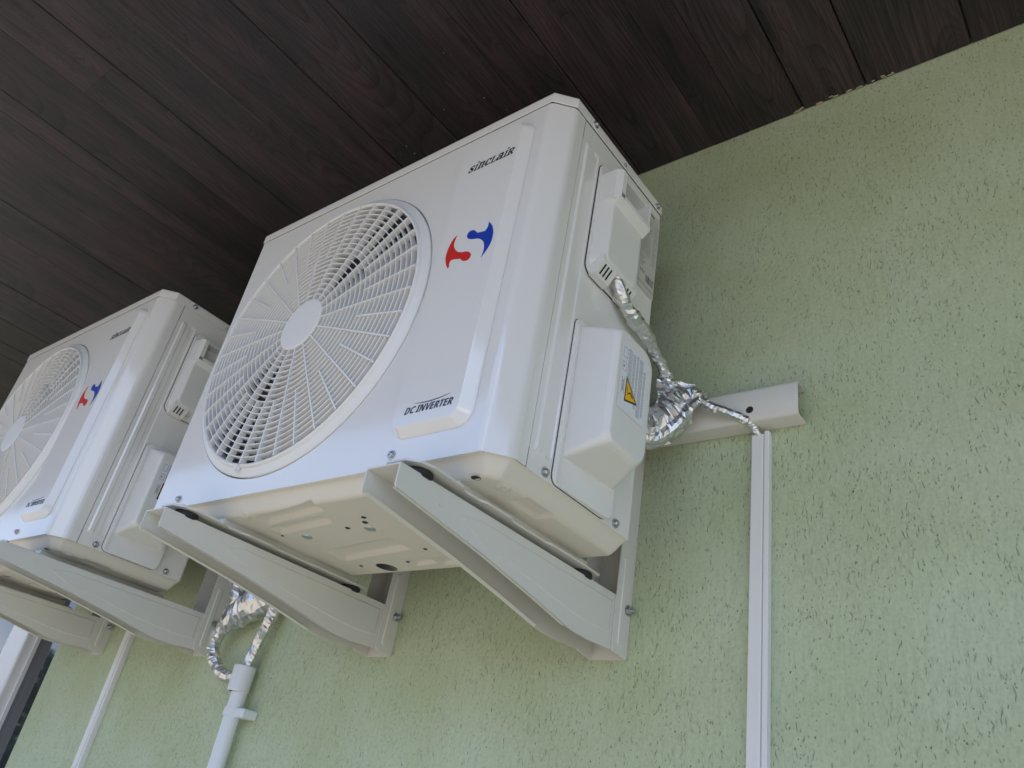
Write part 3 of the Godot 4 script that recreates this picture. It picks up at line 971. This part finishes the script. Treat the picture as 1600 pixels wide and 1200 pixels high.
func build_valve_cover(u: Node3D) -> void:
	var v := Node3D.new(); v.name = "valve_cover"; u.add_child(v, true)
	# thin skirt plate, tilted a little towards the front, rounded corners
	var st := new_st()
	var o := rrect(-0.2630, 0.0025, -0.1320, 0.262, 0.012, 4)
	var r0 := PackedVector3Array(); var r1 := PackedVector3Array(); var r2 := PackedVector3Array()
	for p in o:
		var t := (p.x + 0.2630) / 0.131
		r0.append(Vector3(XS - 0.001, p.y, -p.x))
		r1.append(Vector3(XS + 0.0022 + 0.0085 * t, p.y, -p.x))
		r2.append(Vector3(XS + 0.0030 + 0.0085 * t, lerpf(p.y, 0.13, 0.006), lerpf(-p.x, 0.2, 0.012)))
	loft(st, [r0, r1, r2], false, true)
	put("skirt", st, M.plastic, v)
	st = new_st()
	var q := rrect(-0.2637, 0.0018, -0.1315, 0.2626, 0.0125, 4)
	var s0 := PackedVector3Array(); var s1 := PackedVector3Array()
	for p in q:
		s0.append(Vector3(XS - 0.001, p.y, -p.x)); s1.append(Vector3(XS + 0.0008, p.y, -p.x))
	loft(st, [s0, s1], false, true)
	put("seam_shade", st, M.rubber_and_seam_shade, v)  # near-black sheet painting the shade of the gap round the skirt
	# raised rim on the skirt's front edge
	st = new_st()
	loft(st, side_rings([[XS + 0.002, 0.2600, 0.2540, 0.006, 0.250, 0.0028], [XS + 0.0052, 0.2595, 0.2545, 0.0065, 0.2495, 0.0024]]), false, true)
	put("rim", st, M.plastic, v)
	# bulging cover
	st = new_st()
	var rings: Array = []
	for L in [[0.002, 0.2515, 0.128, 0.0440, 0.2540, 0.006], [0.030, 0.2510, 0.140, 0.0505, 0.2465, 0.008], [0.060, 0.2505, 0.1535, 0.0575, 0.2385, 0.013], [0.0665, 0.2490, 0.1555, 0.0600, 0.2365, 0.014], [0.0693, 0.2465, 0.1580, 0.0625, 0.2340, 0.014], [0.0700, 0.2430, 0.1610, 0.0660, 0.2305, 0.013]]:
		rings.append(lift_side(valve_outline(L[1], L[2], L[3], L[4], L[5]), XS + float(L[0])))
	loft(st, rings, false, true)
	put("cover", st, M.plastic, v)
	st = new_st()
	var lx := XS + 0.0706
	uvquad(st, [Vector3(lx, 0.114, 0.2395), Vector3(lx, 0.114, 0.1680), Vector3(lx, 0.2165, 0.1680), Vector3(lx, 0.2165, 0.2420)],
		[Vector2(0, 1), Vector2(1, 1), Vector2(1, 0), Vector2(0, 0)])
	put("warning_label", st, M.warning, v)

func valve_outline(zf: float, zb: float, y0: float, y1: float, r: float) -> PackedVector2Array:
	var o := PackedVector2Array()
	# (-z, y) counter-clockwise; the upper rear corner is cut off
	var big := minf(0.030, (zf - zb) * 0.3)
	var cs := [[Vector2(-zb - r * 1.6, y0 + r * 1.6), r * 1.6], [Vector2(-zb - big, y1 - big), big], [Vector2(-zf + r, y1 - r), r], [Vector2(-zf + r, y0 + r), r]]
	for k in 4:
		for i in 6:
			var a := -PI / 2 + k * PI / 2 + i * PI / 10
			o.append((cs[k][0] as Vector2) + Vector2(cos(a), sin(a)) * float(cs[k][1]))
	return o

func pan_height(x: float, z: float) -> float:
	# shallow tray with sloped rim, then pressed channels and pads
	var dch := minf((XS - x) * 0.029 + (0.341 - z) * 0.027, (x + 0.027) * 0.029 + (0.341 - z) * 0.027) / 0.0396
	var drr := minf((XS - x) * 0.8 + (z - ZB - 0.005) * 0.6, (x + 0.027) * 0.8 + (z - ZB - 0.005) * 0.6)
	var d := minf(minf(minf(x + 0.027, XS - x), minf((z - ZB) * 3.0, (ZF - 0.004 - z) * 1.1)), minf(dch, drr))
	d = maxf(d, 0.0)
	var y := -0.0225 * smoothstep(0.0, 0.026, d)
	for s in [[0.345, 0.328, 0.075, 0.010, 0.008, 0.10], [0.325, 0.288, 0.070, 0.010, 0.008, 0.10], [0.355, 0.172, 0.085, 0.020, 0.008, 0.12], [0.60, 0.22, 0.012, 0.10, 0.006, 0.0], [0.045, 0.12, 0.02, 0.02, 0.004, 0.0], [0.42, 0.105, 0.022, 0.009, 0.005, 0.1], [0.748, 0.245, 0.012, 0.028, 0.004, 0.0], [0.50, 0.10, 0.045, 0.012, 0.005, 0.0], [0.09, 0.20, 0.018, 0.09, 0.005, 0.0]]:
		var xx: float = x - s[0]
		var zz: float = z - s[1] - xx * s[5]
		var dx: float = absf(xx) - s[2]; var dz: float = absf(zz) - s[3]
		y += s[4] * (1.0 - smoothstep(-0.002, 0.004, maxf(dx, dz)))
	# round embossings
	for c in [[0.752, 0.312, 0.010], [0.55, 0.28, 0.014], [0.25, 0.345, 0.012]]:
		var q := Vector2(x - c[0], z - c[1]).length()
		y -= 0.0025 * (smoothstep(c[2], c[2] - 0.003, q) - smoothstep(c[2] - 0.004, c[2] - 0.007, q))
	return y

func build_pan(u: Node3D) -> void:
	var st := new_st()
	st.set_smooth_group(0)
	var nx := 260; var nz := 104
	var hc := Vector2(0.325, 0.0945); var hr := 0.0185
	var P: Array = []
	for j in nz + 1:
		var row := PackedVector3Array()
		var z := lerpf(ZB, ZF - 0.004, float(j) / nz)
		var cut := maxf(0.0, z - 0.341) * 0.95
		var cutb := maxf(0.0, ZB + 0.005 - z) * 0.8
		for i in nx + 1:
			var x := lerpf(-0.026 + cut + cutb, XS - 0.001 - cut - cutb, float(i) / nx)
			var q := Vector2(x, z)
			var dd := q - hc
			if absf(dd.length() - hr) < 0.0020: q = hc + dd.normalized() * hr
			row.append(Vector3(q.x, pan_height(q.x, q.y), q.y))
		P.append(row)
	for j in nz:
		for i in nx:
			var c: Vector3 = (P[j][i] + P[j + 1][i + 1]) * 0.5
			if Vector2(c.x - hc.x, c.z - hc.y).length() < hr: continue
			quad(st, P[j][i], P[j][i + 1], P[j + 1][i + 1], P[j + 1][i])
	var pan := put("base_pan", st, M.pan, u)
	# pierced lugs
	st = new_st()
	for c in [[0.442, 0.247], [0.290, 0.246]]:
		var s2 := new_st()
		lathe(s2, Vector3.ZERO, [Vector2(0.0, 0.0022), Vector2(0.005, 0.0022), Vector2(0.0085, 0.0008), Vector2(0.0095, -0.001)], 16)
		var o := put("pressed_lug", s2, M.steel, pan)
		o.position = Vector3(c[0], pan_height(c[0], c[1]) - 0.0003, c[1]); o.rotation.x = PI / 2
	for c in [[0.404, 0.259, 0.003], [0.469, 0.286, 0.003], [0.473, 0.155, 0.0025], [0.392, 0.111, 0.0025], [0.277, 0.111, 0.0025], [0.455, 0.270, 0.0035], [0.245, 0.262, 0.002], [0.735, 0.345, 0.005]]:
		var s3 := new_st()
		lathe(s3, Vector3.ZERO, [Vector2(0.0, 0.0), Vector2(c[2], 0.0), Vector2(c[2] * 1.15, 0.0005), Vector2(c[2] * 1.35, 0.0)], 12)
		var o3 := put("painted_hole_shade", s3, M.dark, pan)  # dark disc with hole shade painted in, pan left whole here
		o3.position = Vector3(c[0], pan_height(c[0], c[1]) - 0.0006, c[1]); o3.rotation.x = PI / 2

# ------------------------------------------------------------------ wall brackets
func build_bracket(label: String, dx: float, rail0: float, rail1: float, dy := 0.0) -> Node3D:
	var b := thing("wall_bracket", label, "bracket", "steel wall brackets under the units")
	for ox in [0.0, -0.508]:
		var st := new_st()
		# post: U channel, web on the wall, flanges outward
		var xr := 0.7165; var xl := 0.6525; var t := 0.0022
		var yb := -0.132; var yt := 0.30
		box(st, Vector3(xl, yb, WALL_Z + 0.0005), Vector3(xr, yt, WALL_Z + 0.0005 + t))
		for s in [[xr - t, xr], [xl, xl + t]]:
			var o := PackedVector2Array([Vector2(0.0675, yb), Vector2(0.0675, yt), Vector2(0.028, yt), Vector2(0.026, yb + 0.012), Vector2(0.030, yb + 0.004)])
			if Geometry2D.is_polygon_clockwise(o): o.reverse()
			extrude(st, o, s[0], s[1], map_zy)
		# long stamped bead on the outer flange
		var bd := side_rings([[xr - 0.0002, -0.038, -0.052, -0.118, 0.02, 0.006], [xr + 0.0016, -0.040, -0.050, -0.116, 0.018, 0.004]])
		loft(st, bd, false, true)
		var p := put("post", st, M.bracket, b)
		p.position.x = ox
		# arm: inverted U channel tapering to the front
		st = new_st()
		var ar := 0.7135; var al := 0.6555
		var yt2 := -0.0470
		for s in [[ar - t, ar], [al, al + t]]:
			var o2 := PackedVector2Array([Vector2(0.060, yt2), Vector2(0.060, -0.1225), Vector2(0.030, -0.1265), Vector2(-0.030, -0.1300), Vector2(-0.066, -0.1290), Vector2(-0.090, -0.1265), Vector2(-0.173, -0.1120), Vector2(-0.280, -0.0955), Vector2(-0.446, -0.0755), Vector2(-0.448, -0.0730), Vector2(-0.448, yt2)])
			if Geometry2D.is_polygon_clockwise(o2): o2.reverse()
			extrude(st, o2, s[0], s[1], map_zy)
		box(st, Vector3(al, yt2 - 0.0001, -0.060), Vector3(ar, yt2 + 0.0018, 0.448))
		# inward lips along the lower edges
		var lip := [Vector2(0.446, -0.0755), Vector2(0.280, -0.0955), Vector2(0.173, -0.1120), Vector2(0.090, -0.1265)]
		for k in lip.size() - 1:
			var q0: Vector2 = lip[k]; var q1: Vector2 = lip[k + 1]
			quad(st, Vector3(ar - 0.008, q0.y + 0.0006, q0.x), Vector3(ar - 0.0008, q0.y - 0.0006, q0.x), Vector3(ar - 0.0008, q1.y - 0.0006, q1.x), Vector3(ar - 0.008, q1.y + 0.0006, q1.x))
			quad(st, Vector3(al + 0.0008, q0.y - 0.0006, q0.x), Vector3(al + 0.008, q0.y + 0.0006, q0.x), Vector3(al + 0.008, q1.y + 0.0006, q1.x), Vector3(al + 0.0008, q1.y - 0.0006, q1.x))
		# stamped swage line on the outer face: a shallow raised field
		var fld := PackedVector2Array([Vector2(0.020, -0.056), Vector2(0.020, -0.106), Vector2(-0.02, -0.1085), Vector2(-0.07, -0.1075), Vector2(-0.14, -0.1000), Vector2(-0.30, -0.0800), Vector2(-0.34, -0.0655), Vector2(-0.30, -0.0560)])
		if Geometry2D.is_polygon_clockwise(fld): fld.reverse()
		var f0 := PackedVector3Array(); var f1 := PackedVector3Array()
		var cf := Vector2(-0.14, -0.078)
		for v in fld:
			f0.append(Vector3(ar - 0.0002, v.y, -v.x))
			var w := cf + (v - cf) * Vector2(0.975, 0.90)
			f1.append(Vector3(ar + 0.0012, w.y, -w.x))
		loft(st, [f0, f1], false, true)
		var a := put("arm", st, M.bracket, b)
		a.position.x = ox
		# clamping bolt through the post
		st = new_st()
		lathe(st, Vector3.ZERO, [Vector2(0.0085, 0.0), Vector2(0.0085, 0.0014), Vector2(0.0062, 0.0015), Vector2(0.0062, 0.0070), Vector2(0.0030, 0.0072), Vector2(0.0030, 0.0125), Vector2(0.0, 0.0128)], 6, false)
		var bo := put("bolt", st, M.steel, b)
		bo.position = Vector3(xr + 0.0014 + ox, -0.0600, -0.0590); bo.rotation.y = PI / 2
		st = new_st()
		lathe(st, Vector3.ZERO, [Vector2(0.0, 0.0), Vector2(0.0030, 0.0), Vector2(0.0038, 0.0012), Vector2(0.0, 0.0014)], 10)
		var rv := put("rivet", st, M.bracket, b)
		rv.position = Vector3(ar + 0.0 + ox, -0.066, 0.372); rv.rotation.y = PI / 2
	# horizontal rail: channel with its web outward and rounded flanges back to the wall
	var st2 := new_st()
	var zr := -0.034; var ya := 0.2205; var yb2 := 0.2800
	var prof := [Vector2(WALL_Z + 0.0008, yb2), Vector2(zr - 0.006, yb2), Vector2(zr - 0.002, yb2 - 0.0015), Vector2(zr, yb2 - 0.006), Vector2(zr, ya + 0.0065), Vector2(zr - 0.002, ya + 0.0025), Vector2(zr - 0.006, ya + 0.0006), Vector2(WALL_Z + 0.0008, ya)]
	var inner: Array = []
	for v in prof: inner.append(Vector2(v.x - (0.0022 if v.x > zr - 0.0095 else 0.0), lerpf(v.y, 0.25, 0.075)))
	for k in prof.size() - 1:
		var p0: Vector2 = prof[k]; var p1: Vector2 = prof[k + 1]
		var q0: Vector2 = inner[k]; var q1: Vector2 = inner[k + 1]
		st2.set_smooth_group(2)
		quad(st2, Vector3(rail0, p1.y, p1.x), Vector3(rail1, p1.y, p1.x), Vector3(rail1, p0.y, p0.x), Vector3(rail0, p0.y, p0.x))
		quad(st2, Vector3(rail0, q0.y, q0.x), Vector3(rail1, q0.y, q0.x), Vector3(rail1, q1.y, q1.x), Vector3(rail0, q1.y, q1.x))
		st2.set_smooth_group(-1)
		quad(st2, Vector3(rail1, p1.y, p1.x), Vector3(rail1, q1.y, q1.x), Vector3(rail1, q0.y, q0.x), Vector3(rail1, p0.y, p0.x))
	var rail := put("rail", st2, M.bracket, b)
	for hp in [[0.917, 0.2385, 0.0048]]:
		var s4 := new_st()
		lathe(s4, Vector3.ZERO, [Vector2(0.0, 0.0), Vector2(hp[2], 0.0), Vector2(hp[2] * 1.1, 0.0004), Vector2(hp[2] * 1.25, 0.0)], 20)
		var o4 := put("bolt_hole_shade", s4, M.dark, rail)  # disc coloured as the shade inside a hole, web not drilled
		o4.position = Vector3(hp[0] + rail1 - 0.992, hp[1] + 0.003, zr + 0.0003)
	b.position = Vector3(dx, dy, 0)
	return b

# ------------------------------------------------------------------ wall fittings
func build_duct(label: String, x0: float, x1: float, ytop: float, lean := 0.0) -> void:
	var d := thing("cable_duct", label, "cable duct", "white cable ducts on the wall")
	var yb := GROUND_Y + 0.05
	var z0 := WALL_Z + 0.0005; var z1 := WALL_Z + 0.0165
	var st := new_st()
	box(st, Vector3(x0 + 0.0008, yb, z0), Vector3(x1 - 0.0008, ytop - 0.001, z1 - 0.004))
	put("base", st, M.duct, d)
	st = new_st()                                            # clip-on lid with a stepped right edge
	var xs := x1 - 0.0085
	var rs: Array = []
	for L in [[z1 - 0.008, 0.0], [z1 - 0.001, 0.0], [z1, 0.0012]]:
		rs.append(lift(rrect(x0 + float(L[1]), yb, xs - float(L[1]), ytop - 0.002 + (0.0 if L[1] == 0.0 else -0.0005), 0.001, 2), L[0]))
	loft(st, rs, false, true)
	put("lid", st, M.duct, d)
	st = new_st()
	rs = []
	for L in [[z1 - 0.010, 0.0], [z1 - 0.0022, 0.0], [z1 - 0.0014, 0.0008]]:
		rs.append(lift(rrect(xs + 0.0012 + float(L[1]), yb, x1 - float(L[1]), ytop + 0.003, 0.0008, 2), L[0]))
	loft(st, rs, false, true)
	put("edge_bead", st, M.duct, d)
	d.rotation.z = lean

func foil_noise(seed_: int, f := 0.03) -> FastNoiseLite:
	var n := FastNoiseLite.new(); n.seed = seed_; n.frequency = f
	n.noise_type = FastNoiseLite.TYPE_CELLULAR
	n.cellular_return_type = FastNoiseLite.RETURN_DISTANCE
	n.fractal_type = FastNoiseLite.FRACTAL_NONE
	return n

func flap(st: SurfaceTool, rows: Array, n: FastNoiseLite, amp: float) -> void:      # loose crumpled foil sheet, rows of points
	var g: Array = []
	var per := 7
	for i in range(rows.size() - 1):
		for k in per + (1 if i == rows.size() - 2 else 0):
			var t := float(k) / per
			var row := PackedVector3Array()
			for j in range(rows[i].size() - 1):
				for m in per + (1 if j == rows[i].size() - 2 else 0):
					var q := float(m) / per
					var a: Vector3 = (rows[i][j] as Vector3).lerp(rows[i][j + 1], q)
					var b: Vector3 = (rows[i + 1][j] as Vector3).lerp(rows[i + 1][j + 1], q)
					var p := a.lerp(b, t)
					var f := n.get_noise_3dv(p * 1000.0); var h := n.get_noise_3dv(p * 1000.0 + Vector3(91, 17, 40))
					row.append(p + Vector3(f, h, f - h) * amp)
			g.append(row)
	for i in range(g.size() - 1):
		for j in range(g[i].size() - 1):
			quad(st, g[i][j], g[i][j + 1], g[i + 1][j + 1], g[i + 1][j])

func build_foil_right() -> void:
	var f := thing("foil_wrapped_pipes", "crumpled silver foil wrapped pipe and cable leaving the nearest unit's side", "foil wrapped pipe")
	var st := new_st()
	tube(st, [Vector3(0.802, 0.372, 0.205), Vector3(0.804, 0.345, 0.180), Vector3(0.805, 0.331, 0.145), Vector3(0.804, 0.324, 0.102), Vector3(0.802, 0.313, 0.062), Vector3(0.802, 0.296, 0.028), Vector3(0.808, 0.276, 0.008)],
		[0.009, 0.0140, 0.0165, 0.0150, 0.0115, 0.0120, 0.015], 11, 8, 0.34, foil_noise(1), false)
	put("cable_wrap", st, M.foil, f)
	st = new_st()                                            # bulky wrap over the valve joints
	tube(st, [Vector3(0.775, 0.180, 0.062), Vector3(0.788, 0.196, 0.034), Vector3(0.800, 0.224, 0.012), Vector3(0.812, 0.250, 0.002), Vector3(0.834, 0.266, -0.004), Vector3(0.850, 0.2580, -0.008)],
		[0.026, 0.038, 0.044, 0.036, 0.020, 0.011], 16, 9, 0.24, foil_noise(2, 0.020), false)
	put("joint_wrap", st, M.foil, f)
	st = new_st()
	tube(st, [Vector3(0.772, 0.176, 0.070), Vector3(0.798, 0.172, 0.045), Vector3(0.822, 0.196, 0.030), Vector3(0.838, 0.232, 0.014), Vector3(0.848, 0.2560, 0.000)],
		[0.012, 0.014, 0.014, 0.013, 0.009], 9, 8, 0.34, foil_noise(5), false)
	put("joint_wrap", st, M.foil, f)
	st = new_st()
	flap(st, [[Vector3(0.790, 0.300, 0.030), Vector3(0.815, 0.302, 0.012), Vector3(0.838, 0.292, -0.006)], [Vector3(0.800, 0.262, 0.040), Vector3(0.826, 0.268, 0.022), Vector3(0.850, 0.268, -0.004)], [Vector3(0.800, 0.215, 0.048), Vector3(0.824, 0.232, 0.034), Vector3(0.846, 0.250, 0.008)], [Vector3(0.796, 0.180, 0.050), Vector3(0.816, 0.196, 0.040), Vector3(0.832, 0.222, 0.022)]], foil_noise(8, 0.035), 0.011)
	put("foil_flap", st, M.foil, f)
	st = new_st()
	tube(st, [Vector3(0.838, 0.264, -0.002), Vector3(0.862, 0.247, -0.012), Vector3(0.888, 0.235, -0.020), Vector3(0.908, 0.227, -0.034), Vector3(0.919, 0.217, -0.050), Vector3(0.923, 0.200, -0.0625)],
		[0.013, 0.0105, 0.0100, 0.0095, 0.0082, 0.0062], 9, 9, 0.30, foil_noise(3, 0.045), false)
	put("cable_wrap", st, M.foil, f)

func build_foil_left() -> void:
	var f := thing("foil_wrapped_pipes", "crumpled silver foil loop behind the left unit's bracket above the round pipe", "foil wrapped pipe")
	var st := new_st()
	tube(st, [Vector3(-0.400, 0.120, 0.040), Vector3(-0.330, 0.060, 0.000), Vector3(-0.285, -0.010, -0.020), Vector3(-0.305, -0.070, -0.026), Vector3(-0.332, -0.118, -0.034), Vector3(-0.305, -0.160, -0.038), Vector3(-0.258, -0.184, -0.040), Vector3(-0.222, -0.184, -0.042)],
		[0.018, 0.020, 0.022, 0.020, 0.018, 0.018, 0.017, 0.014], 9, 9, 0.32, foil_noise(11), false)
	put("pipe_wrap", st, M.foil, f)
	st = new_st()
	tube(st, [Vector3(-0.320, -0.090, -0.030), Vector3(-0.270, -0.058, -0.028), Vector3(-0.215, -0.028, -0.030), Vector3(-0.165, -0.004, -0.032), Vector3(-0.140, 0.04, -0.034)],
		[0.014, 0.034, 0.044, 0.036, 0.022], 14, 9, 0.24, foil_noise(12, 0.022), false)
	put("joint_wrap", st, M.foil, f)
	st = new_st()
	tube(st, [Vector3(-0.144, 0.000, -0.040), Vector3(-0.160, -0.048, -0.042), Vector3(-0.174, -0.090, -0.042), Vector3(-0.188, -0.130, -0.042), Vector3(-0.196, -0.170, -0.042)],
		[0.020, 0.0185, 0.0160, 0.0150, 0.0160], 9, 9, 0.30, foil_noise(13, 0.035), false)
	put("pipe_wrap", st, M.foil, f)

	var p := thing("conduit_pipe", "white round pipe with a wider sleeve on top below the silver foil loop", "pipe")
	var px := -0.1945; var pz := -0.0425
	st = new_st()
	lathe(st, Vector3.ZERO, [Vector2(0.0165, 0.0), Vector2(0.0165, 1.90), Vector2(0.0, 1.901)], 28)
	var o := put("pipe", st, M.pipe, p)
	o.position = Vector3(px + 0.003, GROUND_Y + 0.02, pz); o.rotation.x = -PI / 2
	st = new_st()
	lathe(st, Vector3.ZERO, [Vector2(0.0180, 0.0), Vector2(0.0215, 0.0005), Vector2(0.0225, 0.004), Vector2(0.0235, 0.050), Vector2(0.0225, 0.052), Vector2(0.0200, 0.052), Vector2(0.0195, 0.03)], 28)
	o = put("sleeve", st, M.pipe, p)
	o.position = Vector3(px, -0.215, pz + 0.003); o.rotation.x = -PI / 2
	st = new_st()                                            # saddle clip
	lathe(st, Vector3.ZERO, [Vector2(0.0172, 0.0), Vector2(0.0190, 0.0), Vector2(0.0190, 0.016), Vector2(0.0172, 0.016)], 28)
	o = put("clip", st, M.pipe, p)
	o.position = Vector3(px + 0.002, -0.263, pz); o.rotation.x = -PI / 2
	st = new_st()
	var rs: Array = []
	for L in [[WALL_Z + 0.001, 0.0], [pz + 0.006, 0.0], [pz + 0.008, 0.002]]:
		rs.append(lift(rrect(px + 0.004 + float(L[1]), -0.264 + float(L[1]), px + 0.049 - float(L[1]), -0.246 - float(L[1]), 0.003, 3), L[0]))
	loft(st, rs, false, true)
	put("clip_base", st, M.pipe, p)

func build_hedge() -> void:
	var h := thing("hedge", "tall dark green garden hedge mirrored in the window pane at lower left", "hedge")
	var r := RandomNumberGenerator.new(); r.seed = 55
	var leaf := mat(Color(0.05, 0.085, 0.03), 0.6)
	var st := new_st()
	for k in 26000:
		var x := r.randf_range(-42.0, 2.0)
		var top := 1.75 + 0.5 * sin(x * 0.9) * sin(x * 0.37 + 1.0) + 0.25 * sin(x * 2.3)
		var y := lerpf(GROUND_Y, top, pow(r.randf(), 0.8)) + r.randf_range(-0.15, 0.15)
		var p := Vector3(x, maxf(y, GROUND_Y + 0.1), 9.5 + r.randf_range(-0.6, 0.6))
		var a := Vector3(r.randf_range(-1, 1), r.randf_range(-1, 1), r.randf_range(-1, 1)).normalized()
		var b := a.cross(Vector3(r.randf_range(-1, 1), 0.3, r.randf_range(-1, 1))).normalized()
		var s := r.randf_range(0.09, 0.19)
		quad(st, p - a * s, p + b * s * 0.6, p + a * s, p - b * s * 0.6)
	var fo := put("foliage", st, leaf, h)
	fo.set_meta("kind", "stuff")
	st = new_st()
	for k in 30:
		var x := -41.0 + k * 1.45
		tube(st, [Vector3(x, GROUND_Y - 0.02, 9.5), Vector3(x + 0.1, -0.6, 9.45), Vector3(x, 0.8, 9.5)], [0.07, 0.05, 0.02], 6, 3)
	var so := put("stems", st, mat(Color(0.10, 0.075, 0.05), 0.9), h)
	so.set_meta("kind", "stuff")

func _ready() -> void:
	rng.seed = 1
	build_light()
	make_materials()
	build_house()
	build_bracket("cream steel wall bracket carrying the nearest unit, its rail showing at right", 0.0, 0.10, 0.992)
	build_bracket("cream steel wall bracket carrying the left unit cut off by the frame", -1.118, 0.10, 0.80, -0.004)
	var u := build_unit()
	var u2 := u.duplicate()
	u2.name = "outdoor_unit_001"
	add_child(u2)
	u2.position = Vector3(-1.183, -0.004, 0.0)
	u2.set_meta("label", "farther white outdoor unit on the left, partly cut off by the frame")
	u.set_meta("label", "nearest white air conditioner outdoor unit with fan grille, large in the middle")
	build_foil_right()
	build_foil_left()
	build_duct("white cable duct running down the green wall at right, under the foil cable", 0.9125, 0.9395, 0.209)
	build_duct("thin white cable duct below the left unit near the window", -0.800, -0.770, -0.02)
	build_hedge()
